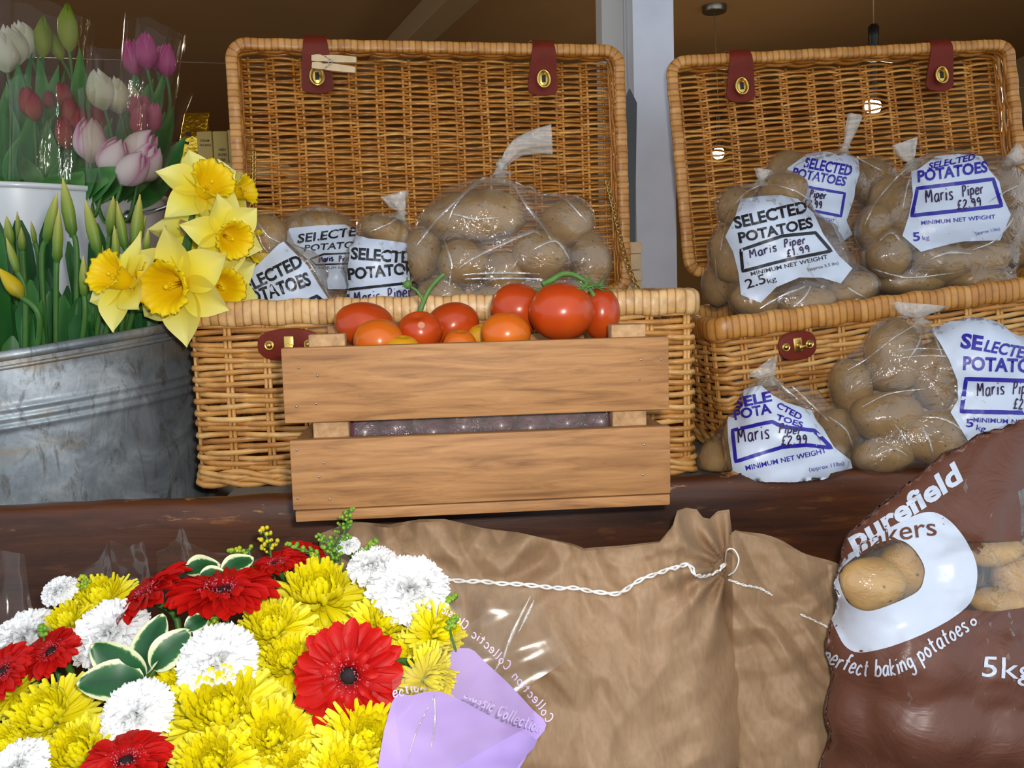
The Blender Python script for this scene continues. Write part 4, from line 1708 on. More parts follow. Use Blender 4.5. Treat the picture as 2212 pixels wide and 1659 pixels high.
def film_shell(mats_, neck, extra, dent=.016, nu=84, nv=46, floor=None, wr=.0016, seed=0, inflate=1.05, gather=9):
    """polythene pulled over the potatoes: hull of them and of the neck, sinking a little between them"""
    c = V((0, 0, 0))
    for M in mats_:
        c += M.to_translation()
    c /= len(mats_)
    bm = bmesh.new()
    for M in mats_:
        for j in range(7):
            th = PI * j / 6
            for i in range(10):
                ph = 2 * PI * i / 10
                p = M @ (V((math.sin(th) * math.cos(ph), math.sin(th) * math.sin(ph), math.cos(th))) * inflate)
                if floor is not None and p.z < floor:
                    p.z = floor
                bm.verts.new(p)
    for p in extra:
        bm.verts.new(p)
    nk = V(neck)
    for i in range(6):
        an = i * PI / 3
        bm.verts.new(nk + V((.006 * math.cos(an), .006 * math.sin(an), 0)))
    bmesh.ops.convex_hull(bm, input=bm.verts[:])
    bmesh.ops.triangulate(bm, faces=bm.faces[:])
    hull = BVHTree.FromBMesh(bm)
    bm.free()
    inv = [(M.inverted(), M) for M in mats_]
    ax = (nk - c).normalized()
    Q = V((0, 0, 1)).rotation_difference(ax).to_matrix()
    RR = []
    D = []
    for j in range(nv + 1):
        th = PI * (j / nv) ** 1.0
        for i in range(nu):
            ph = 2 * PI * i / nu
            d = Q @ V((math.sin(th) * math.cos(ph), math.sin(th) * math.sin(ph), math.cos(th)))
            h, n_, k_, dist = hull.ray_cast(c, d)
            rh = dist if h else .05
            rp = 0
            for I, M in inv:
                o_ = I @ c
                dd = I.to_3x3() @ d
                a_ = dd.dot(dd); b_ = o_.dot(dd); cc = o_.dot(o_) - 1.16
                q_ = b_ * b_ - a_ * cc
                if q_ > 0:
                    rp = max(rp, (-b_ + math.sqrt(q_)) / a_)
            RR.append([rh, rp]); D.append(d)
    r = []
    for (rh, rp) in RR:
        g_ = max(0, rh - rp)
        r.append(rh - min(dent, .55 * g_))
    for it in range(2):
        r2 = r[:]
        for j in range(nv + 1):
            for i in range(nu):
                s = 0; n_ = 0
                for dj in (-1, 0, 1):
                    jj = min(nv, max(0, j + dj))
                    for di in (-1, 0, 1):
                        s += r[jj * nu + (i + di) % nu]; n_ += 1
                r2[j * nu + i] = max(s / n_, RR[j * nu + i][1])
        r = r2
    mb = MB()
    for j in range(nv + 1):
        th = j / nv
        for i in range(nu):
            k = j * nu + i
            d = D[k]
            w = wr * (noise.noise(d * 7 + V((seed, 0, 0))) + .9 * abs(noise.noise(d * 15 + V((0, seed, 3)))))
            g_ = max(0, 1 - th * 3.0)
            w += g_ * .0045 * math.sin(2 * PI * i / nu * gather + 3 * noise.noise(d * 4))
            cr_ = 1 - abs(2 * ((i / nu * gather * 1.7 + .8 * noise.noise(d * 3 + V((seed, 5, 0)))) % 1.0) - 1)
            w += .0042 * max(0, cr_ - .72) / .28 * max(0, .35 + noise.noise(d * 2.3 + V((9, seed, 0))))
            p = c + d * (r[k] + w)
            if floor is not None and p.z < floor:
                p.z = floor
            mb.v.append(p); mb.t.append(.5)
    for j in range(nv):
        for i in range(nu):
            l = (i + 1) % nu
            mb.f.append([j * nu + i, (j + 1) * nu + i, (j + 1) * nu + l, j * nu + l]); mb.m.append(0)
    return mb, c


def knot_tail(parent, neck, pts, wid, seed=1, name='knotted_end'):
    """the twisted neck and the crumpled free end above the knot; pts = path of world points from the neck"""
    P = catmull([V(p) for p in pts], 8)
    n = len(P)
    mb = MB()
    fr = frames_of(P, up=V((0, -1, 0)))
    seg = 26
    vs_, fs = [], []
    for i, (p, a_, b_) in enumerate(fr):
        u = i / (n - 1)
        if u < .22:
            ra = .010 * (1 - u / .22) + .0045
            rb = ra
        elif u < .36:
            k = math.sin((u - .22) / .14 * PI)
            ra = rb = .0045 + .0045 * k
        else:
            k = (u - .36) / .64
            rb = .0045 + wid * k ** .8
            ra = .0045 + wid * .22 * k
        for s in range(seg):
            an = 2 * PI * s / seg
            cr = 1 + .22 * noise.noise(V((math.cos(an) * 2.2, math.sin(an) * 2.2, u * 3 + seed))) + .14 * math.sin(5 * an + seed)
            vs_.append(p + a_ * (ra * math.cos(an) * cr) + b_ * (rb * math.sin(an) * cr))
    for i in range(n - 1):
        for s in range(seg):
            l = (s + 1) % seg
            fs.append([i * seg + s, i * seg + l, (i + 1) * seg + l, (i + 1) * seg + s])
    mb.add(vs_, fs)
    return build(name, mb, M_FILMK, parent)


def bag(label, pots, neck, tail, wid, cat_group, where, extra=(), clear=None, floor=None, hidden=(), seed=0, potm=M_POT, dent=.016, wr=.0016, film_m=None, nu=84, nv=46, backprint=None):
    """pots: (px, py, Y, a, b, angle, words); hidden: same without words, behind the print (they only fill the bag)"""
    mats_ = []
    for k, q in enumerate(list(pots) + list(hidden)):
        M = pot_frame(*q[:6])
        mats_.append(M)
        if len(q) > 6:
            mb = MB(); ball(mb, M, 22, 16, fn=potato_shape(seed * 31 + k))
            if floor is not None:
                for i, p in enumerate(mb.v):
                    if p.z < floor + .001:
                        p.z = floor + .001
            o = build('potato', mb, potm)
            tag(o, q[6] + ' ' + where, 'potato', 'potatoes ' + where)
    nk = at(*neck)
    mb, c = film_shell(mats_, nk, [at(*e) for e in extra], dent, nu, nv, floor, wr, seed)
    loc = V((c.x, c.y, min(p.z for p in mb.v)))
    t = thing('potato_bag', label, 'bag of potatoes', loc, cat_group)
    if backprint:
        for q_, f in enumerate(mb.f):
            a_, b_, c_ = (V(mb.v[k]) for k in f[:3])
            n_ = (b_ - a_).cross(c_ - a_)
            ctr_ = (a_ + b_ + c_) / 3
            if n_.dot(ctr_ - c) < 0:
                n_ = -n_
            if n_.length > 0 and n_.normalized().dot((ctr_ - EYE).normalized()) > -.6 and proj(ctr_)[0] < 2120 and not inside(clear, *proj(ctr_)):
                mb.m[q_] = 1
        build('film', mb, [film_m or M_FILM, backprint], t)
    else:
        build('film', mb, film_m or M_FILM, t)
    if tail:
        knot_tail(t, nk, [nk - (nk - c).normalized() * .012, nk] + [at(*p) for p in tail], wid, seed)
    return t, mb.bvh()


GB = 'bags of potatoes for sale'
fl1 = M1.translation.z + .012       # inside the left hamper
# --- knotted bag without a print, left hamper
K = [(1025, 470, 1.30, 114, 55, 4, 'long big potato across the top'), (1224, 482, 1.31, 58, 53, 20, 'round potato at the upper right'),
     (1277, 566, 1.29, 42, 58, 0, 'upright potato at the right edge'), (912, 548, 1.30, 42, 60, -6, 'upright potato at the left edge'),
     (1000, 568, 1.265, 58, 50, 0, 'round potato below the long one on its left side'), (1166, 552, 1.265, 60, 54, 10, 'round glinting potato below the upper right one'),
     (1086, 592, 1.27, 48, 48, 0, 'small potato in the middle'), (955, 640, 1.262, 56, 36, -8, 'low potato at the front left'),
     (1058, 652, 1.262, 50, 34, 0, 'low potato at the front middle'), (1160, 642, 1.264, 52, 38, 5, 'low potato at the front right'), (1258, 648, 1.28, 46, 42, 0, 'low potato at the right end')]
Kh = [(900, 710, 1.28, 50, 50, 0), (1030, 740, 1.28, 60, 50, 0), (1180, 740, 1.29, 60, 50, 0), (1285, 720, 1.30, 40, 50, 0), (1080, 520, 1.38, 70, 60, 0), (1200, 600, 1.38, 60, 60, 0), (960, 600, 1.38, 60, 60, 0)]
bK, vK = bag('big clear knotted bag of potatoes without printing, in the left hamper', K, (1082, 362, 1.31), [(1092, 348, 1.30), (1120, 318, 1.295), (1160, 304, 1.29), (1192, 300, 1.29)], .017, GB,
             'in the knotted bag', extra=[(968, 378, 1.32), (1160, 380, 1.33)], floor=fl1, hidden=Kh, seed=1, dent=.02, nu=110, nv=60)
# --- three printed bags at the left of the left hamper
bA, vA = bag('bag of potatoes with slanting black print leaning behind the daffodils', [(572, 512, 1.26, 48, 44, 30, 'potato above the slanting print')], (548, 470, 1.27), None, .01, GB, 'in the bag behind the daffodils',
             floor=fl1, hidden=[(640, 600, 1.25, 62, 52, 40), (600, 690, 1.24, 90, 60, 0), (690, 690, 1.25, 60, 50, 0), (560, 640, 1.25, 50, 60, 0)], seed=2)
bB, vB = bag('bag of potatoes with black print farthest back at the left of the left hamper', [(684, 490, 1.415, 74, 34, 0, 'potato showing above the print')], (690, 456, 1.41), None, .01, GB, 'in the rear bag, left hamper',
             floor=fl1, hidden=[(650, 560, 1.40, 56, 60, 0), (735, 560, 1.40, 56, 60, 0), (690, 650, 1.40, 90, 60, 0), (690, 720, 1.40, 90, 60, 0)], seed=3)
bC, vC = bag('narrow bag of potatoes with black print tucked against the knotted bag', [(832, 500, 1.30, 58, 30, -18, 'potato showing at the shoulder')], (868, 462, 1.30), [(866, 448, 1.30), (858, 432, 1.30), (854, 418, 1.30)], .016, GB, 'in the narrow bag, left hamper',
             floor=fl1, hidden=[(808, 570, 1.275, 58, 56, 0), (830, 650, 1.27, 76, 60, 0), (810, 720, 1.27, 60, 60, 0)], seed=4)


def printed(t, bv, ctr, outlines, ink, texts, frames_, pens, lines=()):
    mb = MB()
    for o_ in outlines:
        put_poly(mb, o_, bv, ctr, .0012)
    lab = build('printed_panel', mb, M_LABELW, t)
    mb = MB()
    for tx in texts:
        s, p0, p1, h = tx[:4]
        kw = tx[4] if len(tx) > 4 else {}
        put_text(mb, s, p0, p1, h, bv, ctr, .0020, **kw)
    for fr_, w in frames_:
        put_line(mb, fr_, w, bv, ctr, .0019, closed=True)
    for fr_, w in lines:
        put_line(mb, fr_, w, bv, ctr, .0019)
    build('lettering', mb, ink, lab)
    if pens:
        mb = MB()
        for s, p0, p1, xh in pens:
            put_script(mb, s, p0, p1, xh, 3.2, bv, ctr, .0024)
        build('handwriting', mb, M_PEN, lab)


BO = dict(bold=.036)
printed(bA, vA, (620, 640), [[(520, 720), (528, 655), (539, 589), (602, 528), (612, 522), (634, 544), (663, 573), (685, 610), (716, 658), (735, 720)]], M_BLACKI,
        [('SELECTED', (520, 640), (656, 573), 27, BO), ('POTATOES', (530, 664), (673, 614), 29, BO)], [], [], lines=[([(560, 708), (640, 662), (684, 640), (716, 668)], 8)])
printed(bB, vB, (690, 570), [[(612, 515), (626, 493), (687, 487), (744, 485), (775, 500), (785, 617), (744, 625), (705, 625), (675, 569)]], M_BLACKI,
        [('SELECTED', (643, 525), (794, 506), 19, dict(bold=.022, shear=.2)), ('POTATOES', (656, 543), (792, 533), 14, dict(bold=.022, shear=.2)), ('MINIMUM NET WEIGHT', (678, 581), (800, 580), 5.5)],
        [([(670, 560), (700, 549), (790, 546), (790, 568), (682, 572)], 4)], [('Maris', (690, 567), (722, 563), 7), ('Piper', (732, 565), (764, 562), 7)])
printed(bC, vC, (810, 640), [[(752, 720), (748, 601), (756, 548), (754, 520), (770, 508), (797, 516), (825, 518), (885, 526), (885, 720)]], M_BLACKI,
        [('SELECTED', (758, 559), (905, 570), 25, BO), ('POTATOES', (753, 604), (906, 590), 25, BO)], [([(757, 716), (752, 626), (900, 610), (905, 716)], 6)],
        [('Maris', (766, 656), (824, 650), 15), ('Piper', (838, 648), (892, 640), 15)])

# --- right hamper
fl2 = None


def lin_floor(px, py, Y):
    return at(px, py, Y).z


D_ = [(1592, 448, 1.40, 44, 42, 0, 'small potato at the upper left'), (1575, 552, 1.37, 40, 62, 6, 'tall potato at the left edge'), (1630, 652, 1.33, 54, 40, -15, 'potato in the lower left corner'),
      (1840, 628, 1.325, 56, 40, 20, 'potato in the lower right corner'), (1742, 655, 1.315, 66, 36, 5, 'potato under the lower edge of the print'), (1552, 615, 1.40, 34, 48, 0, 'potato low at the far left'), (1690, 415, 1.39, 52, 40, 15, 'potato at the neck')]
bD, vD = bag('bag of potatoes with black print in the right hamper', D_, (1645, 392, 1.39), [(1646, 384, 1.39), (1648, 376, 1.39), (1650, 366, 1.39)], .010, GB, 'in the black printed bag, right hamper',
             hidden=[(1650, 500, 1.345, 80, 66, 0), (1720, 540, 1.335, 90, 70, 0), (1660, 590, 1.33, 70, 60, 0), (1770, 590, 1.335, 60, 50, 20), (1690, 560, 1.42, 100, 80, 0)], seed=5, nu=100, nv=54)
E_ = [(1700, 372, 1.52, 44, 42, 0, 'potato at the left shoulder'), (1885, 395, 1.53, 48, 50, 0, 'potato right of the slanting blue print')]
bE, vE = bag('bag of potatoes with slanting blue print and long pointed neck', E_, (1826, 318, 1.51), [(1832, 300, 1.51), (1840, 275, 1.51), (1848, 248, 1.51)], .007, GB, 'in the rear bag, right hamper',
             hidden=[(1770, 400, 1.49, 76, 60, 10), (1760, 480, 1.48, 80, 70, 0), (1830, 490, 1.49, 50, 60, 0), (1700, 470, 1.50, 60, 60, 0), (1800, 560, 1.50, 70, 60, 0)], seed=6)
F_ = [(1888, 492, 1.425, 36, 50, -8, 'upright potato at the left edge'), (1926, 428, 1.45, 46, 46, 0, 'potato at the upper left'), (1948, 462, 1.43, 42, 62, 0, 'potato beside the left edge of the print'), (1918, 552, 1.40, 48, 56, -15, 'glinting potato at the lower left'),
      (2030, 568, 1.395, 62, 46, -8, 'glinting potato under the print'), (2115, 556, 1.40, 62, 44, 0, 'potato under the right of the print'), (2196, 512, 1.42, 46, 62, 10, 'potato at the right edge'), (2190, 420, 1.44, 44, 50, 0, 'potato at the upper right'),
      (1965, 612, 1.405, 78, 28, 0, 'flat potato along the bottom left'), (2110, 606, 1.40, 80, 30, -4, 'flat potato along the bottom right')]
bF, vF = bag('bag of potatoes with straight blue print inside the right hamper', F_, (1968, 352, 1.43), [(1964, 342, 1.43), (1958, 326, 1.43), (1952, 306, 1.43)], .015, GB, 'in the blue printed bag, right hamper',
             extra=[(2170, 352, 1.44), (2080, 326, 1.43)], hidden=[(2050, 400, 1.42, 90, 64, 0), (2130, 400, 1.42, 70, 60, 0), (2040, 480, 1.405, 80, 70, 0), (2120, 480, 1.405, 80, 70, 0), (2060, 500, 1.48, 150, 110, 0)], seed=7, nu=110, nv=60)
knot_tail(bF, at(2172, 356, 1.44), [at(2168, 362, 1.44), at(2172, 356, 1.44), at(2182, 346, 1.44), at(2196, 338, 1.44), at(2210, 328, 1.44)], .012, 12, 'gathered_corner')
MI = 'MINIMUM NET WEIGHT'
printed(bD, vD, (1700, 540), [[(1588, 470), (1600, 430), (1640, 424), (1685, 422), (1723, 430), (1757, 460), (1778, 506), (1812, 553), (1841, 580), (1816, 612), (1775, 600), (1727, 599), (1677, 620), (1643, 654), (1601, 637), (1596, 591), (1584, 544), (1567, 511)]], M_BLACKI,
        [('SELECTED', (1589, 494), (1745, 458), 25, BO), ('POTATOES', (1598, 524), (1757, 491), 22, BO), (MI, (1623, 596), (1788, 558), 9, dict(bold=.01)), ('(approx 5.5 lbs)', (1745, 585), (1811, 571), 7), ('2.5', (1614, 624), (1656, 610), 21, dict(bold=.012)), ('kg', (1659, 612), (1678, 606), 11)],
        [([(1601, 540), (1650, 523), (1690, 510), (1761, 503), (1795, 542), (1700, 561), (1605, 586)], 7)], [('Maris', (1620, 558), (1682, 541), 11), ('Piper', (1694, 534), (1742, 526), 10), ('\u00a31.99', (1700, 555), (1752, 543), 9)])
printed(bE, vE, (1770, 420), [[(1685, 402), (1702, 363), (1744, 333), (1786, 325), (1812, 337), (1828, 331), (1854, 346), (1856, 375), (1847, 405), (1845, 426), (1828, 477), (1841, 506), (1816, 525), (1793, 477), (1752, 460), (1723, 430)]], M_BLUEI,
        [('SELECTED', (1736, 362), (1838, 380), 23, dict(bold=.03, shear=.15)), ('POTATOES', (1710, 381), (1826, 402), 20, dict(bold=.03, shear=.15)), (MI, (1700, 462), (1802, 481), 8, dict(bold=.01))],
        [([(1696, 391), (1760, 407), (1824, 418), (1816, 467), (1740, 452), (1684, 438)], 6)], [('Maris', (1694, 412), (1738, 422), 11), ('Piper', (1748, 426), (1785, 431), 10), ('\u00a32.99', (1736, 446), (1776, 451), 9)])
printed(bF, vF, (2060, 450), [[(1968, 371), (1982, 367), (2022, 338), (2069, 333), (2120, 338), (2136, 367), (2158, 392), (2166, 426), (2183, 464), (2160, 519), (2082, 521), (2052, 527), (1989, 544), (1949, 510), (1963, 468), (1972, 422)]], M_BLUEI,
        [('SELECTED', (2006, 366), (2108, 345), 13, dict(bold=.03, shear=.3)), ('POTATOES', (1983, 393), (2134, 371), 24, dict(bold=.035, shear=.1)), (MI, (1990, 486), (2150, 472), 9, dict(bold=.012)), ('5', (1973, 521), (1988, 519), 19, dict(bold=.02)), ('kg', (1993, 519), (2008, 517), 10), ('(approx 11lbs)', (2108, 507), (2160, 497), 7)],
        [([(1982, 407), (2145, 387), (2163, 445), (1970, 466)], 8)], [('Maris', (2000, 438), (2062, 431), 17), ('Piper', (2078, 424), (2126, 418), 14), ('\u00a32.99', (2068, 452), (2122, 444), 11)])

# --- two bags in front of the right hamper
fl3 = ZF + .009
G_ = [(1592, 962, 1.13, 34, 70, 0, 'upright potato at the left edge'), (1548, 1000, 1.15, 40, 52, 10, 'potato low at the far left'), (1808, 936, 1.13, 44, 56, 0, 'potato right of the crumpled print')]
bG, vG = bag('small bag of potatoes with crumpled blue print behind the trough edge', G_, (1662, 812, 1.12), [(1660, 804, 1.12), (1654, 798, 1.12), (1648, 790, 1.12)], .018, GB, 'in the crumpled bag by the trough edge',
             hidden=[(1650, 890, 1.11, 50, 60, 0), (1690, 940, 1.095, 80, 70, 0), (1640, 990, 1.095, 70, 60, 0), (1750, 990, 1.095, 80, 56, 10), (1680, 1020, 1.095, 90, 50, 0), (1800, 1020, 1.11, 50, 40, 0), (1740, 880, 1.13, 40, 40, 0)], floor=fl3, seed=8, extra=[(1700, 806, 1.13)])
H_ = [(1840, 838, 1.15, 46, 64, 4, 'upright potato at the left edge'), (1929, 772, 1.14, 62, 82, 0, 'tall potato at the upper left'), (2024, 812, 1.115, 48, 78, -4, 'tall potato beside the print'), (1912, 898, 1.105, 76, 52, 6, 'round potato at the left middle'),
      (2018, 944, 1.09, 74, 58, 8, 'round glinting potato at the lower middle'), (1910, 980, 1.095, 72, 40, 10, 'flat glinting potato at the lower left'), (2090, 980, 1.10, 60, 40, 0, 'potato under the lower edge of the print')]
bH, vH = bag('big bag of potatoes with bold blue print against the right hamper', H_, (1985, 690, 1.16), [(1984, 682, 1.16), (1984, 672, 1.16), (1986, 656, 1.16)], .030, GB, 'in the big bold printed bag',
             hidden=[(2110, 780, 1.10, 80, 84, 0), (2210, 830, 1.10, 80, 84, 0), (2130, 900, 1.09, 80, 70, 0), (2240, 920, 1.10, 80, 70, 0), (2200, 990, 1.11, 80, 40, 0), (2080, 860, 1.12, 60, 80, 0), (2270, 850, 1.12, 70, 110, 0)], floor=fl3, seed=9, nu=110, nv=60)
printed(bG, vG, (1690, 960), [[(1607, 842), (1643, 832), (1667, 853), (1698, 870), (1753, 887), (1762, 908), (1777, 925), (1801, 966), (1836, 994), (1841, 1011), (1794, 1022), (1770, 1060), (1560, 1060), (1569, 1025), (1583, 1015), (1574, 956), (1571, 898), (1588, 904), (1605, 875)]], M_BLUEI,
        [('SELE', (1589, 882), (1668, 866), 22, dict(bold=.035)), ('CTED', (1676, 880), (1728, 908), 13, dict(bold=.03)), ('POTA', (1588, 907), (1668, 892), 22, dict(bold=.035)), ('TOES', (1676, 906), (1732, 924), 12, dict(bold=.03)), (MI, (1612, 1016), (1785, 978), 11, dict(bold=.015)), ('(approx 11lbs)', (1748, 1018), (1823, 1004), 9), ('5', (1591, 1042), (1606, 1040), 20, dict(bold=.02))],
        [([(1583, 930), (1640, 917), (1668, 911), (1690, 922), (1758, 930), (1796, 968), (1742, 961), (1690, 965), (1590, 997)], 8)], [('Maris', (1595, 957), (1667, 946), 18), ('Piper', (1682, 934), (1732, 939), 12), ('\u00a32.99', (1688, 960), (1745, 957), 11)])
printed(bH, vH, (2120, 830), [[(2008, 708), (2032, 684), (2070, 680), (2139, 691), (2184, 708), (2212, 725), (2300, 760), (2330, 950), (2180, 960), (2091, 953), (2053, 891), (2070, 863), (2068, 822), (2049, 774), (2029, 739)]], M_BLUEI,
        [('SE', (2074, 750), (2121, 757), 31, dict(bold=.04)), ('LECTED', (2124, 758), (2232, 778), 25, dict(bold=.03, shear=.2)), ('POTATOES', (2080, 798), (2262, 806), 29, dict(bold=.035)), (MI, (2102, 911), (2290, 920), 10, dict(bold=.015)), ('5', (2086, 922), (2103, 922), 18, dict(bold=.02)), ('kg', (2108, 928), (2128, 932), 12, dict(bold=.01))],
        [([(2087, 818), (2200, 822), (2300, 826), (2300, 893), (2180, 891), (2077, 889)], 9)], [('Maris', (2110, 856), (2172, 852), 18), ('Piper', (2186, 850), (2240, 852), 16), ('\u00a32.99', (2188, 882), (2240, 884), 13)])

# --- folds added as glints: raised film strips, whiter and glossier than the bags
M_GLINT_FOLD = film('glint_fold', .16, .5, .14, bscale=(80, 80, 80), bstr=.5, base=.26, bdist=.004)


def glint_creases(t, bv, ctr, lines):
    for pts, w, hgt in lines:
        mb = MB()
        P = catmull([V((x, y, 0)) for x, y in pts], 8)
        n = len(P)
        vs_, fs = [], []
        for i, p in enumerate(P):
            a_ = P[max(i - 1, 0)]; b_ = P[min(i + 1, n - 1)]
            d = (b_ - a_).normalized()
            nn = V((-d.y, d.x, 0))
            k = math.sin(PI * (i + .3) / (n - .4)) ** .6 * (.75 + .5 * noise.noise(V((p.x * .06, p.y * .06, 2))))
            for o_, h_ in ((-1, 0), (-.3, .7), (.15, 1), (1, 0)):
                q_ = cast(bv, p.x + nn.x * w * o_ * k, p.y + nn.y * w * o_ * k, ctr, .0006 + hgt * h_ * k)
                vs_.append(q_ or EYE)
        for i in range(n - 1):
            for j in range(3):
                fs.append([i * 4 + j, i * 4 + j + 1, i * 4 + j + 5, i * 4 + j + 4])
        if all((p - EYE).length > .1 for p in vs_):
            mb.add(vs_, fs)
            build('glint_crease', mb, M_GLINT_FOLD, t)


glint_creases(bK, vK, (1090, 540), [([(990, 580), (1040, 548), (1100, 520), (1150, 500), (1168, 508)], 5, .0016), ([(1000, 594), (1080, 590), (1165, 592)], 4, .0014), ([(1004, 603), (1090, 602), (1172, 603)], 4, .0014), ([(978, 462), (1000, 468), (1030, 474), (1080, 470)], 4, .0014),
                              ([(1080, 366), (1030, 392), (985, 440), (968, 480)], 4, .0016), ([(1094, 366), (1150, 396), (1220, 430), (1268, 480)], 4, .0016), ([(1100, 376), (1128, 430), (1180, 500), (1192, 520)], 4, .0014), ([(1070, 372), (1000, 420), (940, 480), (900, 530)], 4, .0014), ([(1150, 540), (1200, 520), (1230, 560)], 4, .0014), ([(960, 520), (975, 570), (970, 620)], 3.5, .0012), ([(1080, 640), (1160, 632), (1260, 636)], 3.5, .0012), ([(1120, 372), (1180, 388), (1250, 420), (1290, 470)], 3.5, .0014)])
glint_creases(bD, vD, (1690, 560), [([(1650, 396), (1606, 420), (1572, 470), (1556, 540)], 3, .0012), ([(1640, 668), (1690, 640), (1740, 618)], 5, .0016), ([(1710, 668), (1738, 640), (1752, 616)], 4, .0014), ([(1672, 670), (1684, 650), (1692, 636)], 6, .0014), ([(1830, 620), (1860, 640), (1890, 652)], 3.5, .0012), ([(1780, 665), (1830, 655), (1870, 640)], 3.5, .0012), ([(1664, 398), (1720, 412), (1770, 450)], 3, .0012), ([(1545, 560), (1552, 620), (1580, 660)], 3, .0010)])
glint_creases(bE, vE, (1780, 430), [([(1826, 326), (1790, 336), (1730, 352), (1690, 380)], 2.5, .0012), ([(1834, 326), (1870, 350), (1910, 370)], 2.5, .0012)])
glint_creases(bF, vF, (2060, 480), [([(1968, 358), (1930, 390), (1890, 440), (1866, 490)], 3, .0012), ([(1975, 360), (1960, 400), (1950, 450)], 3, .0012), ([(1900, 520), (1925, 500), (1945, 520)], 4, .0014), ([(2010, 560), (2050, 545), (2100, 548)], 4, .0014), ([(2120, 450), (2160, 420), (2200, 400)], 3, .0012), ([(2100, 540), (2150, 520), (2190, 470)], 3, .0012), ([(1880, 580), (1960, 600), (2060, 590)], 3, .0010), ([(2010, 345), (2070, 335), (2130, 345)], 3, .0010)])
glint_creases(bG, vG, (1690, 960), [([(1660, 815), (1630, 850), (1600, 900)], 3, .0012), ([(1672, 815), (1710, 850), (1760, 890)], 3.5, .0014), ([(1690, 815), (1740, 860), (1790, 910)], 3.5, .0014), ([(1560, 940), (1568, 990), (1560, 1020)], 3, .001), ([(1790, 900), (1830, 930), (1846, 980)], 3, .001)])
glint_creases(bH, vH, (2000, 860), [([(1980, 700), (1930, 730), (1880, 770), (1830, 800)], 3, .0014), ([(1990, 700), (1985, 740), (1960, 780)], 3, .0012), ([(1940, 760), (1990, 752), (2040, 756)], 2.5, .0010), ([(1938, 775), (1992, 768), (2050, 770)], 2.5, .0010), ([(1932, 916), (1948, 938), (1962, 960)], 3.5, .0014), ([(1860, 880), (1920, 850), (2000, 840)], 3, .0012), ([(1990, 920), (2010, 960), (2016, 1000)], 3.5, .0014), ([(1890, 985), (1930, 970), (1960, 985)], 3.5, .0012), ([(2010, 700), (2020, 730), (2036, 770)], 3, .0012), ([(1990, 900), (2040, 905), (2080, 930)], 3, .001)])
glint_creases(bC, vC, (815, 600), [([(868, 468), (836, 484), (800, 500)], 3, .0012)])
glint_creases(bA, vA, (620, 620), [([(556, 480), (580, 510), (606, 524)], 2.5, .001), ([(552, 490), (566, 530), (580, 546)], 2.5, .001), ([(664, 560), (696, 610), (716, 650)], 3, .001)])

# --- the brown printed bag of baking potatoes, right foreground
bpm = NT('brown_printed_polythene')
nv_ = bpm.noise(bpm.coords((18, 18, 18)), 1.0, 4, .6, 1.2)
M_BROWNP = bpm.pbr((98, 60, 46), .42, 0, bpm.bump(nv_, .35, .008), .5)
M_WHITEPR = mat('white_bag_print', (196, 204, 220), .3, bump=(16, .3, .006))
P_ = [(1884, 1262, .835, 74, 60, 0, 'speckled pale potato in the round window'), (1955, 1232, .86, 56, 68, -20, 'pale potato behind the speckled one in the round window'), (2148, 1190, .86, 64, 32, 4, 'pale potato at the top of the clear side'),
      (2192, 1248, .865, 50, 50, 0, 'pale potato in the middle of the clear side'), (2165, 1304, .85, 76, 34, -6, 'pale potato at the bottom of the clear side'),
      (2262, 1180, .90, 60, 46, 10, 'upper pale potato cut by the right photo edge'), (2266, 1282, .90, 58, 50, 0, 'lower pale potato cut by the right photo edge')]
Ph = [(1870, 1400, .86, 80, 80, 0), (1990, 1420, .82, 110, 90, 0), (2130, 1440, .82, 110, 90, 0), (1880, 1540, .85, 90, 90, 0), (2010, 1560, .81, 120, 90, 0), (2150, 1570, .81, 120, 90, 0), (1870, 1680, .86, 95, 90, 0), (2010, 1690, .82, 120, 90, 0), (2150, 1690, .82, 120, 90, 0),
      (2250, 1450, .87, 80, 140, 0), (2280, 1640, .86, 80, 140, 0), (2060, 1250, .845, 90, 90, 0), (1960, 1150, .88, 70, 50, 30), (2060, 1120, .89, 80, 70, 0), (2150, 1080, .90, 70, 70, 0), (2240, 1180, .91, 80, 110, 0), (2210, 1020, .925, 70, 60, 0), (2130, 1300, .93, 130, 200, 0), (2100, 1560, .92, 200, 200, 0)]
bP, vP = bag('big brown bag of baking potatoes with a white ring and window', P_, (2300, 935, .93), None, .01, GB, 'in the brown baking potato bag',
             extra=[(1796, 1150, .875), (1872, 1072, .885), (1958, 1005, .895), (2040, 945, .905), (2128, 900, .915), (2235, 866, .92), (1796, 1285, .875), (1792, 1400, .875), (1778, 1600, .87)], floor=ZB + .001, hidden=Ph, seed=10, dent=.010, wr=.0022, nu=150, nv=90, potm=M_POTPALE, backprint=M_BROWNP, clear=[(1806, 1246), (1831, 1212), (1886, 1174), (1936, 1160), (1978, 1178), (2002, 1221), (2002, 1256), (1983, 1284), (1945, 1305), (1886, 1325), (1848, 1320), (1818, 1290)])
ctrP = (2010, 1340)
WIN = [(1812, 1246), (1831, 1217), (1886, 1179), (1936, 1166), (1970, 1183), (1995, 1221), (1995, 1251), (1983, 1276), (1945, 1297), (1886, 1318), (1852, 1314), (1827, 1293)]
RING = [(1812, 1215), (1886, 1162), (1970, 1116), (2016, 1107), (2054, 1128), (2088, 1171), (2109, 1221), (2107, 1272), (2088, 1310), (2029, 1352), (1945, 1390), (1869, 1409), (1831, 1400), (1808, 1364), (1788, 1310), (1787, 1263), (1800, 1234)]


def smooth2(poly, n=4):
    return [(p.x, p.y) for p in catmull([V((x, y, 0)) for x, y in poly], n, closed=True)]


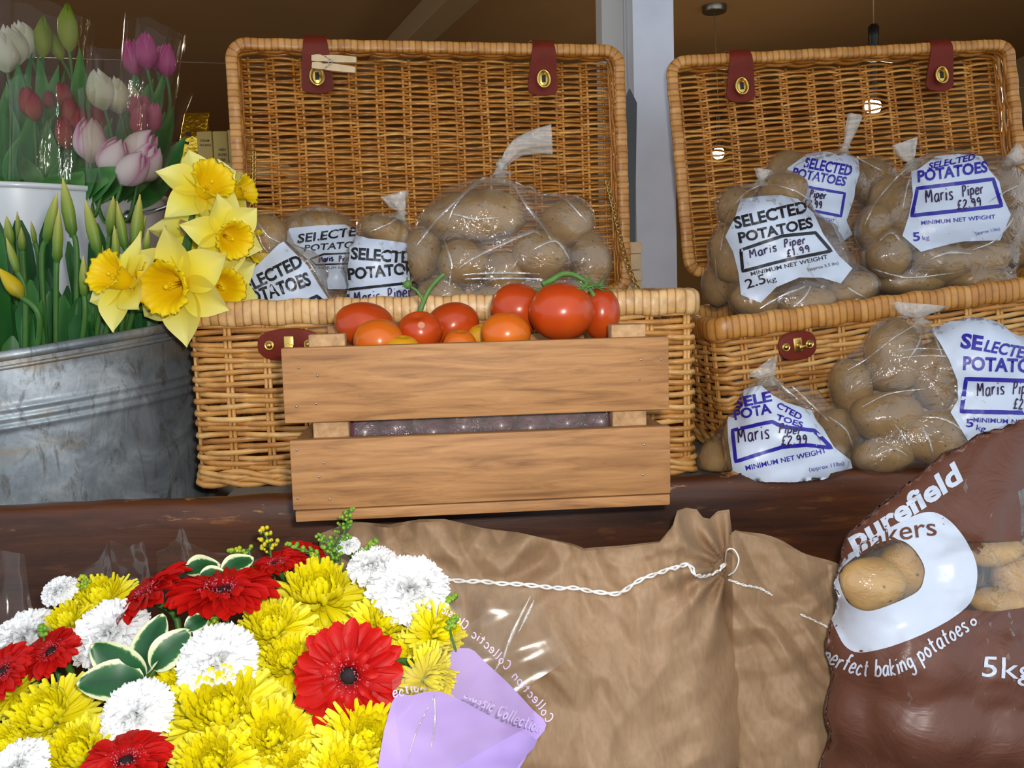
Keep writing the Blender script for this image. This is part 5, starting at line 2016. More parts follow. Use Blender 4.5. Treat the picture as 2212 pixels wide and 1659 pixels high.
WIN, RING = smooth2(WIN), smooth2(RING)
mb = MB()
put_poly(mb, [(1690, 1345), (1800, 1345), (1850, 1362), (1950, 1350), (2040, 1335), (2085, 1317), (2150, 1321), (2230, 1310), (2420, 1310), (2420, 1790), (1690, 1790)], vP, ctrP, .0008, 13)
build('brown_lower_print', mb, M_BROWNP, bP)
mb = MB()
put_poly(mb, [(1770, 1262), (1812, 1222), (1886, 1172), (1970, 1128), (2016, 1120), (2046, 1138), (2082, 1170), (2150, 1171), (2206, 1168), (2204, 1090), (2198, 1062), (2260, 1030), (2330, 960), (2250, 900), (2080, 930), (1900, 1040), (1770, 1180)], vP, ctrP, .0008, 12)
build('brown_upper_print', mb, M_BROWNP, bP)
mb = MB(); put_poly(mb, RING, vP, ctrP, .0013, 10, holes=[WIN]); ring = build('white_ring_print', mb, M_WHITEPR, bP)
mb = MB(); put_text(mb, 'bakers', (1858, 1203), (2026, 1157), 42, vP, ctrP, .0019, .006, .12, sag=10); build('lettering', mb, M_BROWNP, ring)
mb = MB()
put_text(mb, 'purefield', (1843, 1192), (2085, 1034), 45, vP, ctrP, .0019, .035, .1, sag=-4)
build('lettering', mb, M_WHITEPR, bP)
mb = MB()
put_text(mb, '5kg', (2120, 1461), (2232, 1468), 46, vP, ctrP, .0019, .004)
build('lettering', mb, M_WHITEPR, bP)
mb = MB()
put_line(mb, [(2102 + 6 * math.cos(a_), 1344 + 6 * math.sin(a_)) for a_ in [k * .5236 for k in range(12)]], 4, vP, ctrP, .0019, closed=True)
put_script(mb, 'perfect baking potatoes', None, None, 21, 4.2, vP, ctrP, .0019, path=[(1776, 1424), (1806, 1440), (1852, 1457), (1900, 1460), (1945, 1453), (1985, 1433), (2030, 1402), (2065, 1382), (2098, 1360)])
build('lettering', mb, M_WHITEPR, bP)

# ================================================================ flowers
M_STEM = mat('green_stem', (70, 116, 44), .5, vary=(30, (48, 92, 32), .6))
M_LEAF = leafmat('strap_leaf', [(0.0, (30, 84, 32)), (.5, (54, 118, 44)), (1.0, (110, 164, 78))], .42, .22, (14, (30, 84, 58), .6))
M_TLEAF = leafmat('tulip_leaf', [(0.0, (44, 108, 44)), (.5, (80, 150, 66)), (1.0, (150, 190, 122))], .5, .22, (16, (38, 92, 62), .6))
M_BUD = leafmat('daffodil_bud_skin', [(0.0, (62, 108, 36)), (.45, (122, 146, 52)), (1.0, (196, 186, 92))], .45, .12)
M_BUDY = leafmat('yellow_bud_skin', [(0.0, (96, 118, 30)), (.5, (196, 168, 24)), (1.0, (220, 190, 40))], .45, .12)
M_SPATHE = mat('papery_spathe', (176, 150, 100), .7)
M_TEPAL = leafmat('daffodil_petal', [(0.0, (240, 220, 30)), (.4, (250, 236, 78)), (1.0, (253, 246, 160))], .45, .25)
M_TRUMPET = leafmat('daffodil_trumpet', [(0.0, (246, 206, 8)), (.6, (254, 222, 10)), (1.0, (255, 228, 24))], .45, .25)


def blade(mb, base, tip, wid, bend, nrm, t0=.3, round_tip=False, twist=0.0, n=14, crease=.25):
    """a strap or lance leaf from base to tip; bend = sideways bow"""
    base, tip = V(base), V(tip)
    d = tip - base
    nrm = V(nrm).normalized()
    side0 = d.cross(nrm).normalized()
    vs_, ts = [], []
    for i in range(n + 1):
        u = i / n
        p = base + d * u + V(bend) * (math.sin(PI * u) ** 1.0)
        an = twist * u
        side = side0 * math.cos(an) + nrm * math.sin(an)
        nn = nrm * math.cos(an) - side0 * math.sin(an)
        if round_tip:
            w = wid * (.8 + .2 * min(1, u * 2)) * math.sqrt(max(.0, 1 - max(0, (u - .86) / .142) ** 2))
        else:
            w = wid * (.35 + .65 * math.sin(PI * min(1, u * .62 + .2)) ** .9) * (1 - u ** 3.2) ** .9
        w = max(w, .0004)
        for k in (-1, -.5, 0, .5, 1):
            vs_.append(p + side * (w * k) + nn * (crease * w * (abs(k) - .5)))
            ts.append(max(0, min(1, t0 + .25 * u + .12 * (abs(k) - .3) + .1 * math.sin(k * 9 + i))))
    fs = []
    for i in range(n):
        for k in range(4):
            a = i * 5 + k
            fs.append([a, a + 1, a + 6, a + 5])
    mb.add(vs_, fs, ts)


# ---------------------------------------------------------------- tulips
def tulip_mesh(name, m, fat=.36, open_=.12, seed=1, tintmode='edge'):
    rg = random.Random(seed)
    mb = MB()
    for k in range(6):
        a0 = k * PI / 3 + rg.uniform(-.08, .08)
        inner = k % 2
        sc = .93 if inner else 1.0
        tipv = rg.uniform(-.05, .03)

        def fn(u, v):
            s = (u - .5) * 2
            prof = [0.05, .66, .94, 1.0, .96, .84, .64, .30 if inner else .26]
            q_ = v * 7; i0 = min(6, int(q_)); fr_ = q_ - i0
            r = fat * (prof[i0] * (1 - fr_) + prof[i0 + 1] * fr_) * sc
            r += open_ * max(0, v - .7) * (.2 if inner else 1)
            hw = (1.08 if not inner else .95) * (1 - max(0, v - .55) ** 2 * 3.2)
            hw = max(.05, hw * (1 if v < .98 else .8))
            an = a0 + s * hw
            r2 = r * (1 - .06 * s * s) + (.012 if not inner else 0)
            z = v * (1 + tipv) - .05 * s * s * v - .02 * abs(s)
            return V((r2 * math.cos(an), r2 * math.sin(an), z))

        def tt(u, v):
            s = abs(u - .5) * 2
            if tintmode == 'edge':
                return min(1, s ** 2.2 * .75 * (.4 + v) + max(0, v - .72) * 1.6)
            return min(1, v * .9 + .1 * s)
        grid(mb, fn, 8, 12, tt)
    return to_mesh(name, mb, m)


T_WHITE = leafmat('white_tulip', [(0, (214, 216, 190)), (.3, (236, 236, 226)), (1, (244, 244, 238))], .5, .25)
T_PALE = leafmat('pale_pink_tulip', [(0, (238, 226, 226)), (.3, (236, 212, 222)), (.65, (226, 160, 198)), (1, (208, 104, 168))], .45, .25)
T_MAG = leafmat('magenta_tulip', [(0, (196, 84, 150)), (.5, (190, 66, 138)), (1, (226, 150, 196))], .45, .25)
T_ROSE = leafmat('rose_tulip', [(0, (196, 110, 130)), (.5, (186, 88, 128)), (1, (214, 130, 168))], .5, .25)
T_RED = leafmat('red_tulip', [(0, (168, 120, 70)), (.3, (176, 92, 76)), (.7, (172, 62, 70)), (1, (160, 40, 66))], .5, .25)
T_GREEN = leafmat('green_tulip', [(0, (166, 176, 70)), (.5, (148, 164, 44)), (1, (116, 144, 30))], .45, .2)
TM = {
    'w': tulip_mesh('bloom', T_WHITE, .35, .05, 1), 'p': tulip_mesh('bloom', T_PALE, .37, .10, 2), 'm': tulip_mesh('bloom', T_MAG, .32, .05, 3),
    'o': tulip_mesh('bloom', T_ROSE, .29, .05, 4, 'v'), 'r': tulip_mesh('bloom', T_RED, .32, .02, 5, 'v'), 'g': tulip_mesh('bloom', T_GREEN, .22, -.3, 6, 'v'),
}
TUL = [  # px, py of the middle, height, lean, colour, Y, words
    (8, 112, 84, -6, 'w', 1.66, 'white tulip cut by the left edge of the photo'), (28, 97, 82, -10, 'w', 1.68, 'white tulip in front, top left of the bucket'), (54, 86, 76, -14, 'w', 1.74, 'white tulip just behind another white one, top left'),
    (93, 80, 86, 4, 'g', 1.74, 'green tulip bud left of the tallest green bud'), (147, 60, 96, 3, 'g', 1.72, 'tallest pointed green tulip bud'), (119, 97, 66, -20, 'g', 1.76, 'small green tulip bud between two taller green buds'),
    (217, 194, 84, -8, 'w', 1.64, 'largest of the three white tulips right of the middle'), (253, 206, 76, -6, 'w', 1.66, 'middle of the three white tulips'), (283, 215, 62, -14, 'w', 1.68, 'smallest of the three white tulips, above the rose ones'),
    (288, 124, 74, -4, 'm', 1.72, 'magenta tulip left of the tallest magenta one'), (316, 110, 76, 2, 'm', 1.70, 'tallest magenta tulip, at the upper right'), (360, 130, 68, 6, 'm', 1.72, 'magenta tulip at the right edge of its sleeve'), (340, 126, 54, 4, 'm', 1.78, 'darker magenta tulip behind two others'),
    (291, 230, 52, 6, 'o', 1.66, 'rose tulip at the upper left of the rose cluster'), (300, 260, 66, 12, 'o', 1.62, 'largest rose tulip in front of the rose cluster'), (313, 226, 48, -4, 'o', 1.68, 'rose tulip at the top of the rose cluster'), (332, 254, 64, 10, 'o', 1.65, 'slim rose tulip at the right of the rose cluster'),
    (62, 221, 66, -4, 'r', 1.66, 'red tulip at the far left of the red ones'), (74, 232, 58, 4, 'r', 1.63, 'greenish red tulip in front of the leftmost red one'), (138, 206, 56, -10, 'r', 1.70, 'dull red tulip at the back of the red ones'), (152, 242, 62, -4, 'r', 1.67, 'slim red tulip partly behind a leaf'),
    (142, 288, 70, -6, 'r', 1.60, 'bright red tulip bud in front of the red ones'), (172, 268, 66, 20, 'r', 1.66, 'red tulip behind the nearest pale pink one'), (218, 262, 72, -10, 'r', 1.72, 'dark red tulip deep between white and rose ones'), (106, 216, 44, 0, 'r', 1.72, 'small red tulip behind leaves'),
    (196, 304, 92, 5, 'p', 1.56, 'pale pink tulip standing left of the pale pink cluster'), (244, 340, 84, 28, 'p', 1.55, 'pale pink tulip leaning right, left in the low cluster'), (302, 316, 84, 48, 'p', 1.585, 'uppermost pale pink tulip of the low cluster, leaning right'), (286, 365, 84, 40, 'p', 1.53, 'lowest pale pink tulip of the low cluster'), (316, 353, 88, 32, 'p', 1.57, 'rightmost pale pink tulip of the low cluster'),
]
TB = V((-1.02, 1.86, 0))
rt = random.Random(5)


def keep_in(p, c, r):
    d = V((p.x - c.x, p.y - c.y))
    if d.length > r:
        d *= r / d.length
    return V((c.x + d.x, c.y + d.y, p.z))


def rimp(a_, b_, c=None, r=.262, z=None):
    """where a stem passes inside the rim"""
    c = TB if c is None else c
    z = (ZT + WH + .006) if z is None else z
    u = min(1, max(0, (a_.z - z) / max(1e-6, a_.z - b_.z)))
    q_ = a_.lerp(b_, u)
    return keep_in(V((q_.x, q_.y, min(z, a_.z - .01))), c, r)


for (px, py, hpx, leanp, ck, Y, words) in TUL:
    Y += .13
    k = Y / F
    Hh = hpx * k
    up = V((math.sin(R(leanp)), rt.uniform(-.12, .04), math.cos(R(leanp)))).normalized()
    ctr = at(px, py, Y)
    b0 = ctr - up * (Hh / 2)
    foot = V((TB.x + (b0.x - TB.x) * .45, TB.y + (b0.y - TB.y) * .5, ZF + .20))
    foot = keep_in(foot, TB, .20)
    t = thing('tulip', words, 'tulip', foot, 'tulips in the white bucket')
    s_ = 1.0 if ck in 'wp' else .92
    M = face_to(b0, up, rt.uniform(0, 6)) @ Matrix.Diagonal((Hh * s_, Hh * s_, Hh, 1))
    inst('bloom', TM[ck], t, M)
    mb = MB(); tube(mb, catmull([b0 + up * .004, b0 - up * .05 - V((0, 0, .03)), rimp(b0, foot), foot], 8), .0034, 7); build('stem', mb, M_STEM, t)
    for j in range(4):
        mb = MB()
        dx = rt.uniform(-.04, .04)
        tipz = (rt.uniform(-.035, .02), rt.uniform(-.07, -.02), rt.uniform(-.12, -.05), rt.uniform(-.15, -.08))[j]
        tp = V((b0.x + dx, b0.y - .012 + rt.uniform(-.012, .03), b0.z + tipz))
        tp.z = max(tp.z, ZT + WH + .022)
        bs = rimp(tp, foot, r=.25) - V((0, 0, .03))
        blade(mb, bs, tp, rt.uniform(.020, .031), V((rt.uniform(-.02, .02), -.012, 0)), V((rt.uniform(-.5, .5), -1, .15)), rt.uniform(.05, .5), crease=.35)
        build('leaf', mb, M_TLEAF, t)

# clear sleeves round the tulips
M_SLEEVE = film('clear_flower_sleeve', .004, .20, .08, bscale=(16, 16, 3), bstr=.4, base=.010, bdist=.006)


def sleeve(label, top, bottom, Y, depth, seed):
    """an open cone of film: top edge (two pixel points, left and right), bottom edge the same"""
    (lx, ly), (rx, ry) = top
    (mx, my), (nx, ny) = bottom
    A_, B_ = at(lx, ly, Y), at(rx, ry, Y)
    C_, D_ = at(mx, my, Y), at(nx, ny, Y)
    t = thing('flower_sleeve', label, 'flower sleeve', (C_ + D_) / 2, 'clear sleeves around the tulips')

    def fn(u, v):
        an = u * 2 * PI
        L = A_.lerp(C_, v); Rr = B_.lerp(D_, v)
        c = (L + Rr) / 2
        hw = (Rr - L) / 2
        p = c + hw * math.cos(an) + V((0, 1, 0)) * (depth * (1 - .3 * v) * math.sin(an))
        p.z += .010 * (1 - v) * noise.noise(V((math.cos(an) * 2, math.sin(an) * 2, seed)))
        rr = (1 - v * .5) * .006 * noise.noise(V((math.cos(an) * 4, math.sin(an) * 4, seed + v)))
        return p + V((math.cos(an), math.sin(an), 0)) * rr
    mb = MB(); grid(mb, fn, 72, 14)
    build('film', mb, M_SLEEVE, t)


sleeve('clear sleeve around white tulips and green buds at the top left', ((-20, -20), (196, 44)), ((-20, 390), (158, 385)), 1.735, .075, 1)
sleeve('clear sleeve around the magenta tulips', ((277, 40), (398, 76)), ((240, 380), (348, 385)), 1.75, .06, 2)
sleeve('clear sleeve around the three white tulips', ((193, 112), (310, 130)), ((190, 390), (300, 390)), 1.70, .055, 3)
sleeve('clear sleeve around the pale pink and rose tulips', ((180, 200), (412, 192)), ((190, 400), (340, 405)), 1.63, .085, 4)
sleeve('clear sleeve around the red tulips', ((30, 175), (200, 190)), ((20, 392), (190, 392)), 1.655, .06, 6)

# ---------------------------------------------------------------- daffodils in the tub
def daff_parts(seed):
    rg = random.Random(seed)
    mb = MB()
    for k in range(6):
        inner = k % 2
        a0 = k * PI / 3 + rg.uniform(-.1, .1)
        L = rg.uniform(.94, 1.06)
        tw = rg.uniform(-1.0, 1.0); drop = rg.uniform(-.35, .45)
        Mk = Matrix.Rotation(a0, 4, 'Z')

        def fn(u, v):
            s = (u - .5) * 2
            w = .37 * math.sin(PI * min(1, v * .80 + .13)) ** .8 * (1 - v ** 3.4) ** .8
            if v > .96:
                w = max(w * .4, .0)
            x = .08 + .92 * L * v
            y = s * w
            z = .03 * inner + .22 * v * v * drop * 3 + .10 * w * (s * s) * 3.4 - .05 * math.exp(-(s / .25) ** 2) * v + tw * s * w * v * .6 + .02 * math.sin(v * 7 + k)
            return Mk @ V((x, y, z))
        grid(mb, fn, 8, 12, lambda u, v: min(1, .1 + v * .85 + .12 * abs(u - .5)))
    pet = to_mesh('petals', mb, M_TEPAL)
    mb = MB()
    ph = rg.uniform(0, 6)

    def rip(r, z, a, i):
        k = max(0, (i - 3) / 6)
        fr_ = k * k
        rr = r * (1 + .07 * fr_ * math.sin(a * 12 + ph) + .05 * fr_ * math.sin(a * 29 + 1))
        return rr, z + .035 * fr_ * math.sin(a * 18 + ph * 2) + .03 * fr_ * math.sin(a * 7)
    prof = [(.15, .0), (.20, .10), (.235, .22), (.26, .34), (.285, .44), (.315, .52), (.36, .58), (.42, .625), (.47, .64), (.44, .63), (.34, .55), (.26, .40), (.20, .18), (.10, .04), (0, .03)]
    lathe(mb, prof, 72, t=[min(1, .2 + .06 * i) if i < 9 else .25 for i in range(15)], ripple=lambda r, z, a, i: rip(r, z, a, min(i, 8) if i < 9 else max(0, 17 - i)))
    tr = to_mesh('trumpet', mb, M_TRUMPET)
    mb = MB()
    for k in range(6):
        an = k * PI / 3
        tube(mb, [V((.03 * math.cos(an), .03 * math.sin(an), .05)), V((.05 * math.cos(an), .05 * math.sin(an), .38))], .016, 5)
    tube(mb, [V((0, 0, .03)), V((0, 0, .46))], .022, 6); ball(mb, Matrix.Translation((0, 0, .47)) @ Matrix.Scale(.045, 4), 8, 6)
    st = to_mesh('stamens', mb, M_TRUMPET)
    return pet, tr, st


DP = [daff_parts(s) for s in (3, 8, 15)]
tub_in = V((-.742, 1.318, ZF + .03))
DAF = [  # px, py, radius, Y, facing, twist, words
    (392, 612, 112, 1.115, (-.16, -.95, -.12), .35, 'largest daffodil facing the viewer at the front of the bunch'),
    (276, 610, 92, 1.085, (-.40, -.84, .36), 1.0, 'daffodil facing up and left, at the left of the bunch'),
    (438, 418, 88, 1.19, (.60, -.60, .40), .2, 'topmost daffodil with its trumpet turned up and right'),
    (482, 508, 80, 1.16, (.66, -.70, -.25), .5, 'daffodil on the right side tipping down to the right'),
    (470, 618, 86, 1.17, (.50, -.80, -.12), .1, 'lowest right daffodil above the left hamper rim'),
    (500, 420, 62, 1.26, (.94, -.25, .20), .9, 'daffodil in profile facing right behind the topmost one'),
    (520, 530, 70, 1.24, (.90, -.36, -.10), .4, 'daffodil in profile facing right, middle of the right side'),
    (420, 505, 78, 1.25, (-.1, .85, .10), .3, 'daffodil seen from behind in the middle of the bunch'),
]
for i, (px, py, rad, Y, fc, tw, words) in enumerate(DAF):
    n = V(fc).normalized()
    p = at(px, py, Y)
    s_ = 1.17 * rad * Y / F
    t0 = tub_in + V((.13 + .008 * i, -.06 + .012 * i, 0))
    t = thing('daffodil', words, 'daffodil', t0, 'open daffodils in the metal tub')
    pet, tr, st = DP[i % 3]
    M = face_to(p, n, tw, s_)
    inst('petals', pet, t, M); inst('trumpet', tr, t, M @ Matrix.Scale(.95, 4)); inst('stamens', st, t, M)
    back = p - n * s_ * .42
    mb = MB()
    tube(mb, [p - n * .0, p - n * s_ * .10, p - n * s_ * .22, back], [s_ * .15, s_ * .10, s_ * .07, s_ * .06], 10)
    ball(mb, Matrix.Translation(back - n * s_ * .06) @ Matrix.Scale(s_ * .085, 4), 10, 8)
    build('flower_tube', mb, M_BUD, t)
    kn = back - n * s_ * .25 + V((0, 0, .012))
    mid = keep_in(V((kn.x * .7 + t0.x * .3, kn.y * .6 + t0.y * .4, max(ZF + .19, min(kn.z - .05, ZF + .22)))), tub_in, .262)
    mb = MB(); tube(mb, catmull([back - n * s_ * .1, kn, kn + V((-.004, .01, -.03)), mid, t0], 8), .0042, 8); build('stem', mb, M_STEM, t)
    mb = MB(); blade(mb, kn + V((0, 0, -.012)), back + n * s_ * .05 + V((0, 0, .012)), .010, V((0, -.004, .012)), V((.2, -1, .4)), .5, crease=.8)
    build('spathe', mb, M_SPATHE, t)


def bud_mesh(name, m, fat=.17, seed=0):
    rg = random.Random(seed)
    mb = MB()
    prof = [(.055, -.06), (.06, 0), (.10, .08), (fat * .92, .25), (fat, .42), (fat * .86, .60), (fat * .55, .80), (fat * .22, .94), (.012, 1.02)]
    lathe(mb, prof, 14, t=[0, .02, .12, .35, .5, .6, .75, .95, 1.0], ripple=lambda r, z, a, i: (r * (1 + .07 * math.cos(3 * a + seed)), z))
    return to_mesh(name, mb, m)


BM = [bud_mesh('bud', M_BUD, .115, 0), bud_mesh('bud', M_BUD, .15, 2), bud_mesh('bud', M_BUD, .10, 4)]
BMY = bud_mesh('bud', M_BUDY, .22, 1)
BUDS = [(136, 386, 157, 506, 1.13, 0), (123, 419, 101, 520, 1.12, 0), (14, 467, 24, 532, 1.14, 1), (14, 515, 38, 590, 1.08, 0), (46, 492, 49, 545, 1.17, 1), (67, 478, 76, 528, 1.19, 0), (127, 453, 123, 562, 1.10, 2), (185, 433, 212, 545, 1.12, 0),
        (245, 425, 238, 508, 1.20, 1), (253, 436, 270, 535, 1.15, 2), (247, 489, 252, 562, 1.11, 0), (302, 422, 290, 540, 1.16, 0), (314, 467, 305, 510, 1.20, 2), (320, 495, 314, 545, 1.14, 1), (180, 554, 182, 640, 1.11, 0), (-2, 580, 50, 645, 1.065, 3), (222, 531, 218, 575, 1.13, 2), (37, 398 + 60, 41, 520, 1.22, 2)]
BUDS.sort(key=lambda b: b[0])
ORD = ['first', 'second', 'third', 'fourth', 'fifth', 'sixth', 'seventh', 'eighth', 'ninth', 'tenth', 'eleventh', 'twelfth', 'thirteenth', 'fourteenth', 'fifteenth', 'sixteenth', 'seventeenth', 'eighteenth']
rb_ = random.Random(12)
k_ = 0
for (tx, ty, bx, by, Y, kind) in BUDS:
    tp, bs = at(tx, ty, Y), at(bx, by, Y + .004)
    L = (tp - bs).length
    if kind == 3:
        words = 'fat yellow opening daffodil bud leaning at the left edge of the tub'
    else:
        words = 'closed green daffodil bud in the metal tub, %s from the left' % ORD[k_]
        k_ += 1
    t0 = keep_in(V((bs.x * .8 + tub_in.x * .2, bs.y + .03, ZF + .03)), tub_in, .225)
    t = thing('daffodil_bud', words, 'daffodil bud', t0, 'daffodil buds in the metal tub')
    inst('bud', BMY if kind == 3 else BM[kind], t, face_to(bs, tp - bs, rb_.uniform(0, 6), L))
    mb = MB(); d = (tp - bs).normalized()
    tube(mb, catmull([bs + d * .002, bs - d * .03, rimp(bs - d * .03, t0, tub_in, .255, ZF + .15), t0], 6), .0036, 7, rb=.0030); build('stem', mb, M_STEM, t)
    for j in range(3):
        mb = MB()
        dx = rb_.uniform(-.05, .05)
        dz = rb_.uniform(-.055, .0) if j == 0 else rb_.uniform(-.13, -.03)
        tipp = V((bs.x + dx * 1.2, bs.y + rb_.uniform(-.01, .04), bs.z + dz))
        lb = keep_in(V((t0.x + dx * .5 + rb_.uniform(-.02, .02), t0.y + rb_.uniform(-.03, .03), t0.z + .02)), tub_in, .235)
        tipp = keep_in(tipp, tub_in, .27 if tipp.z > ZF + .22 else .245)
        lb = keep_in(V((tipp.x * .75 + lb.x * .25, tipp.y * .75 + lb.y * .25, lb.z)), tub_in, .240)
        blade(mb, lb, tipp, rb_.uniform(.009, .013), V((dx * .25, rb_.uniform(-.015, .005), 0)), V((rb_.uniform(-.5, .5), -1, .1)), rb_.uniform(.0, .45), round_tip=True, crease=.22, twist=rb_.uniform(-.3, .3))
        build('leaf', mb, M_LEAF, t)
# leafy clumps further in, whose buds have been cut: two to four leaves from one bulb
for i in range(34):
    an = 2 * PI * (i * .618034) if i > 12 else R(-150 + 11.5 * i)
    rr = .235 if i <= 12 else .22 * math.sqrt((i * .37) % 1.0)
    t0 = V((tub_in.x + rr * math.cos(an), tub_in.y + rr * math.sin(an), ZF + .03))
    t = thing('daffodil_clump', 'clump of dark green daffodil leaves without a flower in the metal tub', 'daffodil leaves', t0, 'leafy daffodil clumps in the metal tub')
    hi = .25 if t0.x > tub_in.x + .12 else .36
    for j in range(4):
        mb = MB()
        dx, dy = rb_.uniform(-.05, .05), rb_.uniform(-.03, .02)
        tipp = V((t0.x + dx, t0.y + dy, t0.z + rb_.uniform(.55, 1.0) * hi))
        tipp = keep_in(tipp, tub_in, .27 if tipp.z > ZF + .22 else .245)
        lb = keep_in(V((t0.x + rb_.uniform(-.02, .02), t0.y + rb_.uniform(-.01, .02), t0.z)), tub_in, .238)
        lb = keep_in(V((tipp.x * .6 + lb.x * .4, tipp.y * .6 + lb.y * .4, lb.z)), tub_in, .240)
        blade(mb, lb, tipp, rb_.uniform(.0105, .0145), V((rb_.uniform(-.012, .012), .004, 0)), V((rb_.uniform(-.6, .6), -1, .1)), rb_.uniform(-.1, .35), round_tip=True, crease=.22, twist=rb_.uniform(-.3, .3))
        build('leaf', mb, M_LEAF, t)

# ================================================================ bouquets in front
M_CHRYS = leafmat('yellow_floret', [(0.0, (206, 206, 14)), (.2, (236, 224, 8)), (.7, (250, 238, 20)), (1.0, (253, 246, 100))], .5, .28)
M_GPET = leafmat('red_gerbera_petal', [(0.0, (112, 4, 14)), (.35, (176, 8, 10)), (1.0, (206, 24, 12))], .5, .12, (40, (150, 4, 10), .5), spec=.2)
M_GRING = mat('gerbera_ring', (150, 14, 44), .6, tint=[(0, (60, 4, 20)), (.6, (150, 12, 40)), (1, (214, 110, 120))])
M_GEYE = mat('gerbera_eye', (26, 6, 10), .8)
M_CARN = leafmat('white_carnation_petal', [(0.0, (228, 232, 222)), (.3, (246, 247, 245)), (1.0, (252, 252, 252))], .55, .25)
M_CALYX = mat('green_calyx', (96, 136, 70), .5)
M_VLEAF = NT('variegated_leaf')
_c = M_VLEAF.ramp(M_VLEAF.tint(), [(.0, (20, 66, 34)), (.54, (34, 88, 46)), (.60, (84, 120, 76)), (.66, (214, 216, 168)), (1, (226, 226, 190))])
M_VLEAF = M_VLEAF.pbr(_c, .42, spec=.4)
M_SOLID = mat('goldenrod_buds', (120, 160, 40), .6, tint=[(0, (96, 146, 40)), (.6, (140, 170, 40)), (1, (214, 190, 20))])


def chrys_mesh(seed, N=190, flat=0.0):
    rg = random.Random(seed)
    mb = MB()
    for i in range(N):
        t_ = (i + .5) / N
        az = i * 2.399963 + rg.uniform(-.12, .12)
        al = R(4 + 100 * t_ ** .60 + rg.uniform(-9, 9))
        L = (.42 + .52 * t_ ** .6) * rg.uniform(.86, 1.1)
        curl = rg.uniform(.4, 1.2) if t_ < .6 else rg.uniform(-.9, .4)
        r_in = .16 * t_ ** .5
        ca, sa = math.cos(az), math.sin(az)
        wmax = (.040 + .036 * t_ ** .5) * rg.uniform(.8, 1.25)
        pts = []
        x, z = r_in, .10 * (1 - t_)
        n = 6
        be = al - curl * .35
        vs_, ts = [], []
        for j in range(n + 1):
            s = j / n
            w = wmax * (.45 + .75 * s) * (1.0 if s < .8 else (.85 if s < .95 else .5))
            # across direction and the concave mid line
            nx, nz = math.cos(be), -math.sin(be)
            for q_, dn in ((-1, .55), (-.4, -.25), (.4, -.25), (1, .55)):
                rr = x - nx * 0 + (-nx) * dn * w * .8
                zz = z - nz * dn * w * .8
                # dn > 0 lifts the margins towards the flower's axis
                rr = x + (-nx) * dn * w * .8
                zz = z + (-nz) * dn * w * .8
                vs_.append(V((rr * ca - q_ * w * sa, rr * sa + q_ * w * ca, zz)))
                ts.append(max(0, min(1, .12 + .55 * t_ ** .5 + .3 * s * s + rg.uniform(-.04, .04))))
            x += math.sin(be) * L / n; z += math.cos(be) * L / n
            be += (-curl if t_ < .6 else curl) * .32 / 1.0 * (s * 1.6)
        fs = []
        for j in range(n):
            for q_ in range(3):
                a = j * 4 + q_
                fs.append([a, a + 1, a + 5, a + 4])
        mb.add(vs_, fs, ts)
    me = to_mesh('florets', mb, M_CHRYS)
    mb = MB()
    ball(mb, Matrix.Diagonal((.2, .2, .12, 1)), 14, 8)
    return me, to_mesh('flower_base', mb, M_CALYX)


CH = [chrys_mesh(s, n_) for s, n_ in ((1, 300), (2, 260), (3, 340))]


def gerbera_mesh(seed):
    rg = random.Random(seed)
    mb = MB()
    for layer, (N, L, w, lift) in enumerate(((22, 1.0, .145, .0), (21, .93, .14, .05), (16, .56, .085, .09))):
        for k in range(N):
            a0 = 2 * PI * (k + .5 * layer) / N + rg.uniform(-.05, .05)
            Lk = L * rg.uniform(.93, 1.05); tw = rg.uniform(-.25, .25); dr = rg.uniform(-.10, .06)
            Mk = Matrix.Rotation(a0, 4, 'Z')

            def fn(u, v):
                s = (u - .5) * 2
                wv = w * (.35 + .65 * math.sin(PI * min(.62, v * .62 + .05)) ** .8) * math.sqrt(max(0, 1 - max(0, (v - .80) / .205) ** 2))
                notch = .03 * max(0, v - .9) * 10 * (1 - abs(s) * 1.5)
                return Mk @ V((.16 + (Lk - .16) * v - notch * .4, s * wv, lift + .10 * math.sin(PI * v * .9) + dr * v * v + (s * s) * wv * .35 + tw * s * wv))
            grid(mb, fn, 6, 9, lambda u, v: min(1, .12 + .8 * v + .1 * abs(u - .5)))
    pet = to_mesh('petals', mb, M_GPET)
    mb = MB()
    for k in range(230):
        rr = .13 + .25 * math.sqrt(rg.random())
        an = rg.uniform(0, 2 * PI)
        o_ = V((rr * math.cos(an), rr * math.sin(an), .05))
        d = V((math.cos(an) * .5 * (rr - .16) * 4, math.sin(an) * .5 * (rr - .16) * 4, .9)).normalized()
        Lh = .10 + .05 * rg.random()
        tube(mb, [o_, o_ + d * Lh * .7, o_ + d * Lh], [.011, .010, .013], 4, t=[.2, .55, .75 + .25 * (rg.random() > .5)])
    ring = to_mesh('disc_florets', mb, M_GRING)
    mb = MB()
    ball(mb, Matrix.Translation((0, 0, .06)) @ Matrix.Diagonal((.15, .15, .08, 1)), 18, 10, fn=lambda d: d * (1 + .10 * noise.noise(d * 9)))
    for k in range(60):
        rr = .13 * math.sqrt(rg.random()); an = rg.uniform(0, 2 * PI)
        ball(mb, Matrix.Translation((rr * math.cos(an), rr * math.sin(an), .13 - rr * .3)) @ Matrix.Scale(.018, 4), 5, 4)
    eye = to_mesh('dark_eye', mb, M_GEYE)
    return pet, ring, eye


GE = [gerbera_mesh(s) for s in (4, 9)]


